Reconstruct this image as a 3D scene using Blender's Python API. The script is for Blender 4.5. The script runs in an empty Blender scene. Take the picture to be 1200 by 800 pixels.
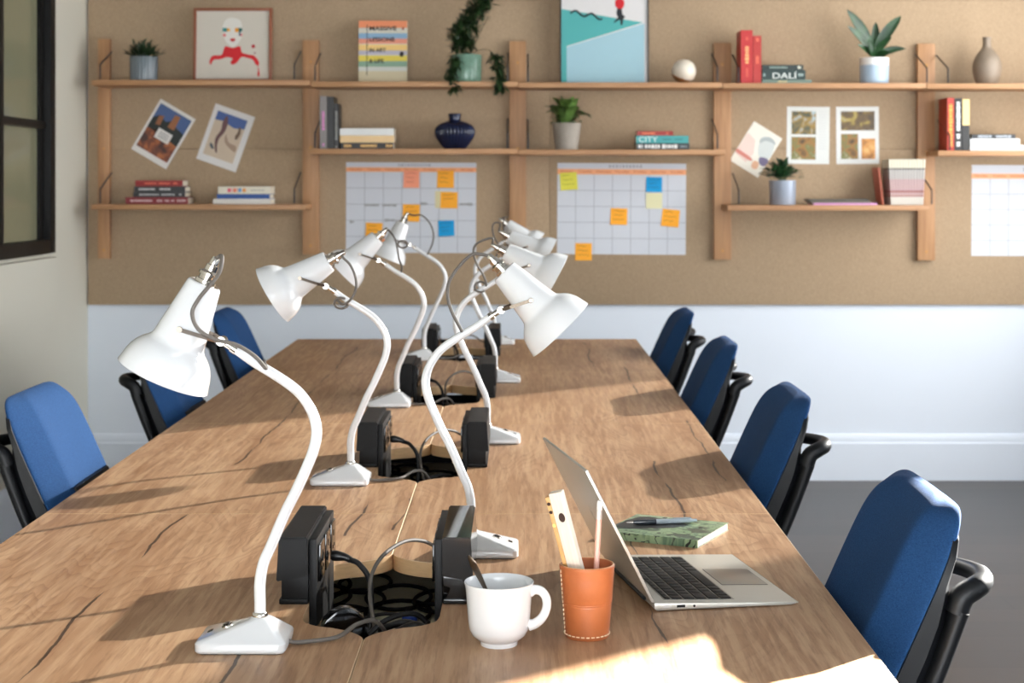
import bpy, bmesh, math, random
from mathutils import Vector, Matrix
random.seed(7)
C = bpy.context.scene.collection
SC = bpy.context.scene
F = 1914.0; VX = 609.0; VY = 218.0; HC = 1.366; TT = 0.735
def X(px, y): return (px - VX) * y / F
def Z(py, y): return HC - (py - VY) * y / F
R = math.radians

# ------------------------------------------------------------------ materials
def lin(c):
    c = c / 255.0
    return c / 12.92 if c <= 0.04045 else ((c + 0.055) / 1.055) ** 2.4
def col(r, g, b): return (lin(r), lin(g), lin(b), 1.0)
MATS = {}
def mat(name, rgb, rough=0.5, metal=0.0, var=0.0, scale=20.0, bump=0.0, bscale=200.0, spec=0.5, coat=0.0, stretch=None):
    if name in MATS: return MATS[name]
    m = bpy.data.materials.new(name); m.use_nodes = True
    nt = m.node_tree; b = nt.nodes['Principled BSDF']
    b.inputs['Base Color'].default_value = col(*rgb)
    b.inputs['Roughness'].default_value = rough
    b.inputs['Metallic'].default_value = metal
    b.inputs['Specular IOR Level'].default_value = spec
    b.inputs['Coat Weight'].default_value = coat
    b.inputs['Coat Roughness'].default_value = 0.05
    tc = nt.nodes.new('ShaderNodeTexCoord')
    mp = nt.nodes.new('ShaderNodeMapping')
    nt.links.new(tc.outputs['Object'], mp.inputs['Vector'])
    if stretch: mp.inputs['Scale'].default_value = stretch
    n = nt.nodes.new('ShaderNodeTexNoise'); n.inputs['Scale'].default_value = scale; n.inputs['Detail'].default_value = 4
    nt.links.new(mp.outputs[0], n.inputs['Vector'])
    mx = nt.nodes.new('ShaderNodeMix'); mx.data_type = 'RGBA'
    c = col(*rgb); v = max(var, 0.02)
    mx.inputs['A'].default_value = tuple(max(0, q * (1 - v)) for q in c[:3]) + (1,)
    mx.inputs['B'].default_value = tuple(min(1, q * (1 + v)) for q in c[:3]) + (1,)
    nt.links.new(n.outputs['Fac'], mx.inputs['Factor'])
    nt.links.new(mx.outputs['Result'], b.inputs['Base Color'])
    if bump > 0:
        n2 = nt.nodes.new('ShaderNodeTexNoise'); n2.inputs['Scale'].default_value = bscale; n2.inputs['Detail'].default_value = 3
        nt.links.new(mp.outputs[0], n2.inputs['Vector'])
        bp = nt.nodes.new('ShaderNodeBump'); bp.inputs['Strength'].default_value = bump; bp.inputs['Distance'].default_value = 0.002
        nt.links.new(n2.outputs['Fac'], bp.inputs['Height'])
        nt.links.new(bp.outputs[0], b.inputs['Normal'])
    MATS[name] = m
    return m

class NG:
    """tiny node-graph helper"""
    def __init__(s, m): s.nt = m.node_tree
    def math(s, op, a, b=None, c=None):
        n = s.nt.nodes.new('ShaderNodeMath'); n.operation = op
        for i, v in enumerate((a, b, c)):
            if v is None: continue
            if isinstance(v, (int, float)): n.inputs[i].default_value = v
            else: s.nt.links.new(v, n.inputs[i])
        return n.outputs[0]
    def noise(s, vec, scale, detail=3, rough=0.5, dist=0.0, out='Fac'):
        n = s.nt.nodes.new('ShaderNodeTexNoise'); n.inputs['Scale'].default_value = scale
        n.inputs['Detail'].default_value = detail; n.inputs['Roughness'].default_value = rough; n.inputs['Distortion'].default_value = dist
        s.nt.links.new(vec, n.inputs['Vector']); return n.outputs[out]
    def map(s, vec, scale=(1, 1, 1), loc=(0, 0, 0), rot=(0, 0, 0)):
        n = s.nt.nodes.new('ShaderNodeMapping'); n.inputs['Scale'].default_value = scale; n.inputs['Location'].default_value = loc
        n.inputs['Rotation'].default_value = rot
        s.nt.links.new(vec, n.inputs['Vector']); return n.outputs[0]
    def ramp(s, f, stops):
        n = s.nt.nodes.new('ShaderNodeValToRGB')
        e = n.color_ramp.elements
        while len(e) < len(stops): e.new(0.5)
        for k, (p, c) in zip(e, stops): k.position = p; k.color = c
        s.nt.links.new(f, n.inputs['Fac']); return n.outputs['Color']
    def mix(s, f, a, b, blend='MIX'):
        n = s.nt.nodes.new('ShaderNodeMix'); n.data_type = 'RGBA'; n.blend_type = blend
        for k, v in (('Factor', f), ('A', a), ('B', b)):
            if isinstance(v, (int, float, tuple)): n.inputs[k].default_value = v
            else: s.nt.links.new(v, n.inputs[k])
        return n.outputs['Result']

def wood_table():
    m = bpy.data.materials.new('oak_worktop'); m.use_nodes = True
    g = NG(m); nt = m.node_tree; b = nt.nodes['Principled BSDF']
    ge = nt.nodes.new('ShaderNodeNewGeometry'); p = ge.outputs['Position']
    sx = nt.nodes.new('ShaderNodeSeparateXYZ'); nt.links.new(p, sx.inputs[0])
    # grain runs along Y : cathedral figure from a strongly stretched, warped field
    big = g.noise(g.map(p, (4.2, 1.15, 1), (3.1, 1.4, 0)), 1.0, 3, 0.45, 0.5)
    rings = g.math('FRACT', g.math('MULTIPLY', big, 34.0))
    line = g.math('POWER', rings, 3.0)
    figure = g.ramp(g.noise(g.map(p, (2.4, 1.2, 1), (8, 3, 0)), 1.0, 2, .5), [(0.40, (0, 0, 0, 1)), (0.60, (1, 1, 1, 1))])
    fine = g.noise(g.map(p, (130, 7, 1)), 1.0, 4, 0.75)
    fine2 = g.noise(g.map(p, (90, 5, 1), (5, 5, 0)), 1.0, 3, 0.6)
    mid = g.noise(g.map(p, (16, 1.2, 1)), 1.0, 4, 0.6)
    blotch = g.noise(g.map(p, (2.4, 1.5, 1), (4, 2, 0)), 1.0, 3, 0.55)
    c0 = g.ramp(mid, [(0.28, col(152, 113, 81)), (0.5, col(172, 134, 101)), (0.72, col(190, 155, 121))])
    c1 = g.mix(g.math('MULTIPLY', g.math('MULTIPLY', line, figure), 0.62), c0, col(122, 82, 54))
    f1 = g.ramp(fine, [(0.50, (0, 0, 0, 1)), (0.66, (1, 1, 1, 1))])
    c2 = g.mix(g.math('MULTIPLY', f1, 0.55), c1, col(120, 82, 54))
    f2 = g.ramp(fine2, [(0.38, (1, 1, 1, 1)), (0.52, (0, 0, 0, 1))])
    c2 = g.mix(g.math('MULTIPLY', f2, 0.4), c2, col(210, 176, 140))
    bl = g.ramp(blotch, [(0.45, (0, 0, 0, 1)), (0.72, (1, 1, 1, 1))])
    c3 = g.mix(g.math('MULTIPLY', bl, 0.45), c2, col(128, 90, 60))
    # long splits in the boards
    wob = g.math('MULTIPLY', g.math('SUBTRACT', g.noise(g.map(p, (0.0, 2.6, 0)), 1.0, 6, 0.5), 0.5), 0.06)
    xw = g.math('ADD', sx.outputs['X'], wob)
    gate = g.noise(g.map(p, (3.0, 3.2, 0), (1, 9, 0)), 1.0, 2, 0.5)
    wid = g.math('MINIMUM', g.math('MAXIMUM', g.math('MULTIPLY', g.math('SUBTRACT', gate, 0.40), 0.022), 0.0), 0.0026)
    dmin = None
    for x0, ya, yb in CRACKS:
        d = g.math('ABSOLUTE', g.math('SUBTRACT', xw, x0))
        out = g.math('MAXIMUM', g.math('SUBTRACT', ya, sx.outputs['Y']), g.math('SUBTRACT', sx.outputs['Y'], yb))
        d = g.math('ADD', d, g.math('MAXIMUM', out, 0.0))
        dmin = d if dmin is None else g.math('MINIMUM', dmin, d)
    crack = g.math('LESS_THAN', dmin, wid)
    halo = g.math('MULTIPLY', g.math('MAXIMUM', g.math('SUBTRACT', 1.0, g.math('DIVIDE', dmin, 0.03)), 0.0), 0.35)
    c4 = g.mix(halo, c3, col(128, 86, 54))
    c5 = g.mix(g.math('MULTIPLY', crack, 0.85), c4, col(46, 32, 24))
    nt.links.new(c5, b.inputs['Base Color'])
    b.inputs['Roughness'].default_value = 0.45
    b.inputs['Specular IOR Level'].default_value = 0.35
    bp = nt.nodes.new('ShaderNodeBump'); bp.inputs['Strength'].default_value = 0.3; bp.inputs['Distance'].default_value = 0.001
    nt.links.new(g.math('SUBTRACT', fine, crack), bp.inputs['Height']); nt.links.new(bp.outputs[0], b.inputs['Normal'])
    MATS['oak_worktop'] = m
    return m
CRACKS = [(-.645, 1.9, 3.3), (-.64, 3.7, 6.4), (.2, 1.9, 2.95), (.31, 3.1, 3.75), (.445, 3.5, 4.4), (-.385, 1.9, 2.25), (-.31, 2.95, 3.3), (.36, 4.9, 5.7), (-.228, 3.0, 3.3), (.26, 5.7, 6.6)]

def wood_shelf(name, axis):
    m = bpy.data.materials.new(name); m.use_nodes = True
    g = NG(m); nt = m.node_tree; b = nt.nodes['Principled BSDF']
    ge = nt.nodes.new('ShaderNodeNewGeometry'); p = ge.outputs['Position']
    s = (3, 30, 60) if axis == 'x' else (60, 30, 4)
    n1 = g.noise(g.map(p, s), 1.0, 4, 0.6)
    n2 = g.noise(g.map(p, tuple(q * 0.25 for q in s)), 1.0, 3, 0.5, 1.0)
    c0 = g.ramp(n1, [(0.3, col(158, 114, 76)), (0.7, col(188, 144, 100))])
    c1 = g.mix(g.math('MULTIPLY', n2, 0.4), c0, col(150, 104, 68))
    nt.links.new(c1, b.inputs['Base Color']); b.inputs['Roughness'].default_value = 0.5
    return m

def wood_floor():
    m = bpy.data.materials.new('dark_floorboards'); m.use_nodes = True
    g = NG(m); nt = m.node_tree; b = nt.nodes['Principled BSDF']
    ge = nt.nodes.new('ShaderNodeNewGeometry'); p = ge.outputs['Position']
    br = nt.nodes.new('ShaderNodeTexBrick'); br.inputs['Scale'].default_value = 1.0
    br.inputs['Brick Width'].default_value = 1.6; br.inputs['Row Height'].default_value = 0.16; br.inputs['Mortar Size'].default_value = 0.002
    br.inputs['Color1'].default_value = col(68, 57, 49); br.inputs['Color2'].default_value = col(53, 45, 39); br.inputs['Mortar'].default_value = col(28, 23, 20)
    nt.links.new(p, br.inputs['Vector'])
    n = g.noise(g.map(p, (3, 40, 1)), 1.0, 4, 0.6)
    c = g.mix(g.math('MULTIPLY', n, 0.5), br.outputs['Color'], col(46, 39, 34))
    nt.links.new(c, b.inputs['Base Color']); b.inputs['Roughness'].default_value = 0.38
    return m

def fabric(name, rgb1, rgb2, scale, bump=0.4, rough=0.95, sheen=0.0):
    m = bpy.data.materials.new(name); m.use_nodes = True
    g = NG(m); nt = m.node_tree; b = nt.nodes['Principled BSDF']
    tc = nt.nodes.new('ShaderNodeTexCoord'); p = tc.outputs['Object']
    n1 = g.noise(g.map(p, (scale, scale, scale * 0.25)), 1.0, 3, 0.7)
    n2 = g.noise(g.map(p, (scale * 0.25, scale * 0.25, scale)), 1.0, 3, 0.7)
    f = g.math('MULTIPLY', g.math('ADD', n1, n2), 0.5)
    c = g.ramp(f, [(0.36, col(*rgb1)), (0.64, col(*rgb2))])
    nt.links.new(c, b.inputs['Base Color']); b.inputs['Roughness'].default_value = rough
    b.inputs['Specular IOR Level'].default_value = 0.2
    b.inputs['Sheen Weight'].default_value = sheen
    bp = nt.nodes.new('ShaderNodeBump'); bp.inputs['Strength'].default_value = bump; bp.inputs['Distance'].default_value = 0.001
    nt.links.new(f, bp.inputs['Height']); nt.links.new(bp.outputs[0], b.inputs['Normal'])
    MATS[name] = m
    return m

WHITE = mat('white_enamel', (229, 231, 233), 0.13, coat=0.6)
NICKEL = mat('dark_nickel', (112, 104, 96), 0.3, 1.0)
CHROME = mat('polished_chrome', (205, 200, 192), 0.1, 1.0)
CORD = mat('grey_braided_cord', (92, 86, 80), 0.6, var=0.15, scale=900)
BLACKP = mat('black_satin_plastic', (13, 13, 14), 0.45, spec=0.16, bump=0.1, bscale=900)
BLACKG = mat('black_gloss_plastic', (8, 8, 9), 0.08)
BLACKC = mat('black_rubber_cable', (18, 18, 19), 0.4)
SHELL = mat('black_chair_plastic', (14, 16, 19), 0.42, spec=0.25)
METALB = mat('black_powder_coated_steel', (20, 20, 20), 0.45)
OAK = wood_table()
OAKX = wood_shelf('oak_shelf_board', 'x'); OAKZ = wood_shelf('oak_upright', 'z')
EDGE = mat('pale_oak_edge', (205, 168, 124), 0.5, var=0.18, scale=1.0, stretch=(40, 40, 260))
SEAM = mat('seam_edge_lip', (226, 198, 160), 0.5)
FLOORM = wood_floor()
PIN = fabric('hessian_pinboard', (150, 128, 104), (183, 160, 132), 420, 0.5)
BLUE = fabric('blue_wool', (19, 50, 92), (40, 81, 129), 900, 0.5, 0.9, 0.0)
PAINT = mat('white_wall_paint', (232, 240, 251), 0.6, var=0.02, scale=3)
CEIL = mat('grey_ceiling', (150, 150, 148), 0.8)
PAINTL = mat('warm_white_wall_paint', (206, 203, 190), 0.7, var=0.02, scale=3)
PAPER = mat('white_paper', (236, 238, 242), 0.8)
PAGES = mat('book_pages', (236, 228, 210), 0.85, var=0.12, scale=1.0, stretch=(20, 20, 900))

# ------------------------------------------------------------------ mesh helpers
def box(bm, x0, x1, y0, y1, z0, z1, mi=0, bev=0.0):
    vs = [bm.verts.new((x, y, z)) for z in (z0, z1) for y in (y0, y1) for x in (x0, x1)]
    fs = []
    for q in ((0, 2, 3, 1), (4, 5, 7, 6), (0, 1, 5, 4), (1, 3, 7, 5), (3, 2, 6, 7), (2, 0, 4, 6)):
        f = bm.faces.new([vs[i] for i in q]); f.material_index = mi; fs.append(f)
    if bev > 0:
        es = list({e for f in fs for e in f.edges})
        r = bmesh.ops.bevel(bm, geom=es, offset=bev, segments=2, affect='EDGES', profile=0.6)
        for f in r['faces']: f.material_index = mi
    return vs
def prism(bm, pts, a0, a1, axis='z', mi=0, bev=0.0):
    """pts 2d outline, extruded along axis; axis z:(x,y) y:(x,z) x:(y,z)"""
    def P(p, a):
        return (p[0], p[1], a) if axis == 'z' else ((p[0], a, p[1]) if axis == 'y' else (a, p[0], p[1]))
    lo = [bm.verts.new(P(p, a0)) for p in pts]; hi = [bm.verts.new(P(p, a1)) for p in pts]
    n = len(pts); fs = []
    fs.append(bm.faces.new(lo[::-1])); fs.append(bm.faces.new(hi))
    for i in range(n):
        fs.append(bm.faces.new((lo[i], lo[(i + 1) % n], hi[(i + 1) % n], hi[i])))
    for f in fs: f.material_index = mi
    if bev > 0:
        es = list({e for f in fs for e in f.edges})
        r = bmesh.ops.bevel(bm, geom=es, offset=bev, segments=2, affect='EDGES', profile=0.6)
        for f in r['faces']: f.material_index = mi
    return fs
def catmull(pts, n=6, closed=False):
    P = [Vector(p) for p in pts]
    out = []
    m = len(P)
    rng = range(m if closed else m - 1)
    for i in rng:
        if closed: a, b, c, d = P[(i - 1) % m], P[i], P[(i + 1) % m], P[(i + 2) % m]
        else:
            b, c = P[i], P[i + 1]
            a = P[i - 1] if i > 0 else b + (b - c); d = P[i + 2] if i + 2 < m else c + (c - b)
        for k in range(n):
            t = k / n; t2 = t * t; t3 = t2 * t
            out.append(0.5 * ((2 * b) + (c - a) * t + (2 * a - 5 * b + 4 * c - d) * t2 + (3 * b - a - 3 * c + d) * t3))
    if not closed: out.append(P[-1])
    return out
def tube(bm, pts, r, seg=10, smooth=6, closed=False, mi=0, flat=1.0):
    """r: number or list of radii per control point; flat scales the binormal"""
    Q = catmull(pts, smooth, closed) if smooth > 1 else [Vector(p) for p in pts]
    n = len(Q); m = len(pts)
    def rad(i):
        if isinstance(r, (int, float)): return r
        t = i / max(1, n - 1) * (m - 1); k = min(int(t), m - 2); return r[k] + (r[k + 1] - r[k]) * (t - k)
    rings = []
    nrm = None
    for i in range(n):
        if closed: t = Q[(i + 1) % n] - Q[(i - 1) % n]
        else: t = Q[min(i + 1, n - 1)] - Q[max(i - 1, 0)]
        if t.length < 1e-9: t = Vector((0, 0, 1))
        t.normalize()
        if nrm is None:
            u = Vector((0, 1, 0)) if abs(t.y) < 0.9 else Vector((1, 0, 0))
            nrm = (u - t * u.dot(t)).normalized()
        else:
            nrm = (nrm - t * nrm.dot(t))
            nrm = nrm.normalized() if nrm.length > 1e-6 else t.orthogonal().normalized()
        bn = t.cross(nrm)
        rr = rad(i)
        rings.append([bm.verts.new(Q[i] + nrm * (rr * math.cos(2 * math.pi * k / seg)) + bn * (rr * flat * math.sin(2 * math.pi * k / seg))) for k in range(seg)])
    for i in range(n if closed else n - 1):
        A, B = rings[i], rings[(i + 1) % n]
        for k in range(seg):
            f = bm.faces.new((A[k], A[(k + 1) % seg], B[(k + 1) % seg], B[k])); f.material_index = mi
    if not closed:
        f = bm.faces.new(rings[0][::-1]); f.material_index = mi
        f = bm.faces.new(rings[-1]); f.material_index = mi
def lathe(bm, prof, seg=40, cx=0, cy=0, cz=0, mi=0, closed=False):
    """prof [(r,z)...]; r==0 makes a pole; closed joins last to first (ring bodies)"""
    rings = []
    for r, z in prof:
        if r < 1e-7: rings.append([bm.verts.new((cx, cy, cz + z))])
        else: rings.append([bm.verts.new((cx + r * math.cos(2 * math.pi * k / seg), cy + r * math.sin(2 * math.pi * k / seg), cz + z)) for k in range(seg)])
    def sew(A, B):
        for k in range(seg):
            a0, a1 = A[k % len(A)], A[(k + 1) % seg % len(A)] if len(A) > 1 else A[0]
            b0, b1 = B[k % len(B)], B[(k + 1) % seg % len(B)] if len(B) > 1 else B[0]
            v = []
            for q in (a0, a1, b1, b0):
                if q not in v: v.append(q)
            if len(v) >= 3:
                f = bm.faces.new(v); f.material_index = mi
    for i in range(len(rings) - 1): sew(rings[i], rings[i + 1])
    if closed: sew(rings[-1], rings[0])
    else:
        if len(rings[0]) > 1: bm.faces.new(rings[0][::-1]).material_index = mi
        if len(rings[-1]) > 1: bm.faces.new(rings[-1]).material_index = mi
def loft(bm, sections, mi=0, caps=True):
    """closed loops with the same number of points"""
    rings = [[bm.verts.new(p) for p in s] for s in sections]
    n = len(rings[0])
    for i in range(len(rings) - 1):
        for k in range(n):
            f = bm.faces.new((rings[i][k], rings[i][(k + 1) % n], rings[i + 1][(k + 1) % n], rings[i + 1][k])); f.material_index = mi
    if caps:
        bm.faces.new(rings[0][::-1]).material_index = mi; bm.faces.new(rings[-1]).material_index = mi
def ball(bm, c, r, seg=16, rings=10, mi=0):
    lathe(bm, [(r * math.sin(math.pi * i / rings), -r * math.cos(math.pi * i / rings)) for i in range(rings + 1)], seg, c[0], c[1], c[2], mi)
def xf(bm, M, verts=None):
    bmesh.ops.transform(bm, matrix=M, verts=verts if verts is not None else bm.verts)

def to_mesh(name, bm, mats, smooth=30):
    bmesh.ops.recalc_face_normals(bm, faces=bm.faces)
    me = bpy.data.meshes.new(name); bm.to_mesh(me); bm.free()
    for m in (mats if isinstance(mats, (list, tuple)) else [mats]): me.materials.append(m)
    if smooth is not None:
        me.shade_smooth()
        me.set_sharp_from_angle(angle=R(smooth))
    return me
def link(name, me, parent=None, loc=None, rot=None):
    o = bpy.data.objects.new(name, me); C.objects.link(o)
    if parent is not None: o.parent = parent
    if loc is not None: o.location = loc
    if rot is not None: o.rotation_euler = rot
    return o
def part(name, bm, mats, parent=None, smooth=30, loc=None, rot=None):
    return link(name, to_mesh(name, bm, mats, smooth), parent, loc, rot)
def tag(o, label, cat, group=None):
    o['label'] = label; o['category'] = cat
    if group: o['group'] = group
    return o
def thing(name, label, cat, loc=(0, 0, 0), rz=0.0, group=None, rot=None):
    o = bpy.data.objects.new(name, None); C.objects.link(o)
    o.empty_display_size = 0.05
    o.location = loc; o.rotation_euler = rot if rot else (0, 0, rz)
    return tag(o, label, cat, group)
def struct(name, bm, mats, smooth=30):
    o = part(name, bm, mats, None, smooth); o['kind'] = 'structure'; return o
def NB(): return bmesh.new()

_fonts = {}
def text_mesh(body, size, m, depth=0.0004, align='CENTER', bold=0.0):
    cu = bpy.data.curves.new('lettering', 'FONT'); cu.body = body; cu.size = size; cu.extrude = depth; cu.offset = bold
    cu.align_x = align; cu.align_y = 'CENTER'
    t = bpy.data.objects.new('lettering_curve', cu); C.objects.link(t)
    dg = bpy.context.evaluated_depsgraph_get()
    me = bpy.data.meshes.new_from_object(t.evaluated_get(dg))
    bpy.data.objects.remove(t, do_unlink=True); bpy.data.curves.remove(cu)
    me.materials.clear(); me.materials.append(m)
    return me
def text(body, size, m, parent, loc, rot=(R(90), 0, 0), name='lettering', width=None, bold=0.0, height=None):
    me = text_mesh(body, size, m, bold=bold)
    o = link(name, me, parent, loc, rot)
    xs = [v.co.x for v in me.vertices]; ys = [v.co.y for v in me.vertices]
    if xs:
        cx, cy = (max(xs) + min(xs)) / 2, (max(ys) + min(ys)) / 2
        sx = width / (max(xs) - min(xs)) if width else 1.0
        sy = height / (max(ys) - min(ys)) if height else 1.0
        for v in me.vertices: v.co.x = (v.co.x - cx) * sx; v.co.y = (v.co.y - cy) * sy
    return o
# ------------------------------------------------------------------ light levels
SUN_AZ, SUN_EL, SUN_E = 39.5, 19.5, 85.0
SUN_SCREEN_F = 0.92
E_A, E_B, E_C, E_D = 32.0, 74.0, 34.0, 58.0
EXPO = 0.18
def dup(root, loc, rz, label, group=None):
    r = root.copy(); C.objects.link(r); r.location = loc; r.rotation_euler = (0, 0, rz); r['label'] = label
    if group: r['group'] = group
    for ch in list(root.children):
        c = ch.copy(); C.objects.link(c); c.parent = r
        for g in list(ch.children):
            d = g.copy(); C.objects.link(d); d.parent = c
    return r

# ------------------------------------------------------------------ the room
XL, XR, YB, YF, ZC = -2.01, 2.85, 7.6, -2.6, 3.1
bm = NB(); box(bm, XL - 1.5, XR + 0.2, YF - 0.2, YB + 0.2, -0.1, 0.0); struct('floor', bm, FLOORM, None)
bm = NB(); box(bm, XL - 0.2, XR + 0.2, YF - 0.2, YB + 0.2, ZC, ZC + 0.1); struct('ceiling', bm, CEIL, None)
bm = NB(); box(bm, XL - 0.2, XR + 0.2, YB, YB + 0.12, 0, ZC); struct('wall_back', bm, PAINT, None)
bm = NB(); box(bm, XL - 0.2, XR + 0.2, YF - 0.12, YF, 0, ZC); struct('wall_front', bm, PAINT, None)
# left wall with the opening of the black framed glazing
WL0, WL1, WLz0, WLz1 = 3.2, 7.0, 1.08, 2.55
bm = NB()
box(bm, XL - 0.14, XL, YF, WL0, 0, ZC); box(bm, XL - 0.14, XL, WL1, YB, 0, ZC)
box(bm, XL - 0.14, XL, WL0, WL1, 0, WLz0); box(bm, XL - 0.14, XL, WL0, WL1, WLz1, ZC)
struct('wall_left', bm, PAINTL, None)
bm = NB(); box(bm, XL, XL + 0.045, YF, 6.95, 0, 1.066, bev=0.003); struct('trim_1', bm, PAINTL, None)   # boxed-out dado under the glazing
FRAMEM = mat('black_steel_frame', (12, 12, 11), 0.5, spec=0.2)
GLASSM = mat('greenish_window_glass', (128, 128, 104), 0.12, spec=0.6)
bm = NB()
fx0, fx1 = XL - 0.06, XL + 0.022
box(bm, fx0, fx1, WL1 - 0.075, WL1 - 0.001, WLz0 + 0.001, WLz1 - 0.001, bev=0.003)
box(bm, fx0, fx1, WL0 + 0.001, WL0 + 0.075, WLz0 + 0.001, WLz1 - 0.001, bev=0.003)
box(bm, fx0, fx1, WL0 + 0.075, WL1 - 0.075, WLz0 + 0.001, WLz0 + 0.06, bev=0.003)
box(bm, fx0, fx1, WL0 + 0.075, WL1 - 0.075, WLz1 - 0.06, WLz1 - 0.001, bev=0.003)
ys = [6.30, 5.70, 5.10, 4.50, 3.90]
for y in ys: box(bm, fx0, fx1 - 0.012, y - 0.035, y + 0.035, WLz0 + 0.06, WLz1 - 0.06, bev=0.003)
box(bm, fx0, fx1 - 0.02, WL0 + 0.075, WL1 - 0.075, 1.608, 1.640, bev=0.002)
for y0, y1 in zip([WL0 + 0.075] + ys[::-1], ys[::-1] + [WL1 - 0.075]):     # inner casement rails
    a, b_ = y0 + 0.03, y1 - 0.002
    box(bm, fx0 + 0.01, fx1 - 0.03, b_ - 0.05, b_, WLz0 + 0.06, WLz1 - 0.06)
w1 = struct('window_1', bm, FRAMEM, 30)
bm = NB(); box(bm, XL - 0.03, XL - 0.022, WL0 + 0.05, WL1 - 0.05, WLz0 + 0.03, WLz1 - 0.03)
part('pane', bm, GLASSM, w1, None)
# right wall: two tall windows
def wallx(name, x0, x1, openings, m):
    bm = NB(); y = YF
    for (a, b_, z0, z1) in openings:
        box(bm, x0, x1, y, a, 0, ZC); box(bm, x0, x1, a, b_, 0, z0); box(bm, x0, x1, a, b_, z1, ZC); y = b_
    box(bm, x0, x1, y, YB, 0, ZC)
    struct(name, bm, m, None)
WINS = [(-1.6, 1.6, 0.85, 2.85), (3.33, 4.53, 0.85, 2.9), (4.73, 7.4, 0.85, 2.95)]
wallx('wall_right', XR, XR + 0.12, WINS, PAINT)
for k, (a, b_, z0, z1) in enumerate(WINS):
    bm = NB(); x0, x1 = XR + 0.03, XR + 0.08
    for q in (a, b_ - 0.05): box(bm, x0, x1, q, q + 0.05, z0, z1)
    for q in (z0, z1 - 0.05): box(bm, x0, x1, a + 0.05, b_ - 0.05, q, q + 0.05)
    struct('window_%d' % (k + 2), bm, FRAMEM, None)
# baseboards
def baseboard(name, pts, a0, a1, axis):
    bm = NB(); prism(bm, pts, a0, a1, axis); struct(name, bm, PAINT, 30)
baseboard('baseboard_back', [(YB, 0), (YB - 0.022, 0), (YB - 0.022, 0.172), (YB - 0.016, 0.178), (YB - 0.016, 0.192), (YB - 0.012, 0.205), (YB - 0.006, 0.213), (YB, 0.215)], XL + 0.001, XR - 0.023, 'x')
baseboard('baseboard_left', [(XL + 0.045, 0), (XL + 0.063, 0), (XL + 0.063, 0.172), (XL + 0.057, 0.192), (XL + 0.045, 0.213)], YF, 6.95, 'y')
baseboard('baseboard_right', [(XR, 0), (XR - 0.022, 0), (XR - 0.022, 0.172), (XR - 0.016, 0.192), (XR, 0.215)], YF, YB - 0.023, 'y')
# pinboard panels over the back wall
PB = 7.58
bm = NB()
for z0, z1 in ((0.8155, 1.537), (1.539, 2.226), (2.228, 2.9)):
    for x0, x1 in ((XL + 0.006, 0.137), (0.139, XR - 0.004)):
        box(bm, x0, x1, PB, YB - 0.012, z0, z1, bev=0.0015)
box(bm, XL + 0.006, XR - 0.004, YB - 0.0119, YB - 0.0002, 0.8155, 2.9)
pin = part('pinboard', bm, PIN, None, 30); tag(pin, 'tan hessian pinboard covering the upper half of the back wall', 'pinboard')
# added sheer screen, out of view, thinning the sun through the far window
m = bpy.data.materials.new('sun_thinning_sheer'); m.use_nodes = True
nt = m.node_tree; nt.nodes.clear()
o_ = nt.nodes.new('ShaderNodeOutputMaterial'); tr = nt.nodes.new('ShaderNodeBsdfTransparent'); tl = nt.nodes.new('ShaderNodeBsdfTranslucent'); mx = nt.nodes.new('ShaderNodeMixShader')
tr.inputs['Color'].default_value = (1, 1, 1, 1); tl.inputs['Color'].default_value = (0.12, 0.12, 0.12, 1); SUN_SCREEN = mx; mx.inputs[0].default_value = SUN_SCREEN_F
nt.links.new(tr.outputs[0], mx.inputs[1]); nt.links.new(tl.outputs[0], mx.inputs[2]); nt.links.new(mx.outputs[0], o_.inputs[0])
bm = NB()
pts = [(4.64 + 2.86 * i / 120, XR - 0.035 + 0.012 * math.sin(i * 1.3)) for i in range(121)]
for (y0, x0), (y1, x1) in zip(pts, pts[1:]):
    v = [bm.verts.new(q) for q in ((x0, y0, 0.6), (x1, y1, 0.6), (x1, y1, 3.03), (x0, y0, 3.03))]; bm.faces.new(v)
bmesh.ops.remove_doubles(bm, verts=bm.verts, dist=1e-5)
cu = part('added_sun_screen', bm, m, None, 60); tag(cu, 'white sheer curtain hanging over the window by the back wall', 'curtain')

# ------------------------------------------------------------------ desks
SEAMX = -0.2177; W2 = 0.70; L = 1.199; ROW0 = 2.5465; HOLEDY = -0.0065
cut = [(0, -.265), (-.005, -.250), (-.018, -.231), (-.042, -.210), (-.068, -.199), (-.087, -.186), (-.097, -.165), (-.1, -.14)]
cutfull = [(p[0], p[1]) for p in catmull([(a, b, 0) for a, b in cut], 3)]
cutfull = cutfull + [(a, -b) for a, b in cutfull[::-1]]
TH = 0.026
def desk_top_mesh():
    bm = NB()
    h = L / 2; w = W2 / 2 - 0.0006
    out = [(-w, -h), (w, -h)] + [(w + a, b + HOLEDY) for a, b in cutfull] + [(w, h), (-w, h)]
    lo = [bm.verts.new((x, y, TT - TH)) for x, y in out]; hi = [bm.verts.new((x, y, TT)) for x, y in out]
    n = len(out)
    bm.faces.new(lo[::-1]); top = bm.faces.new(hi)
    for i in range(n):
        f = bm.faces.new((lo[i], lo[(i + 1) % n], hi[(i + 1) % n], hi[i])); f.material_index = 1
    r = bmesh.ops.bevel(bm, geom=list(top.edges), offset=0.0012, segments=1, affect='EDGES')
    for f in r['faces']: f.material_index = 2
    return to_mesh('desktop', bm, [OAK, EDGE, SEAM], 40)
def leg_mesh(x, y):
    bm = NB(); box(bm, x - 0.025, x + 0.025, y - 0.025, y + 0.025, 0.012, TT - TH - 0.041, bev=0.002)
    lathe(bm, [(0.02, 0.0), (0.022, 0.004), (0.022, 0.012)], 16, x, y, 0)
    return to_mesh('leg', bm, METALB, 30)
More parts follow.
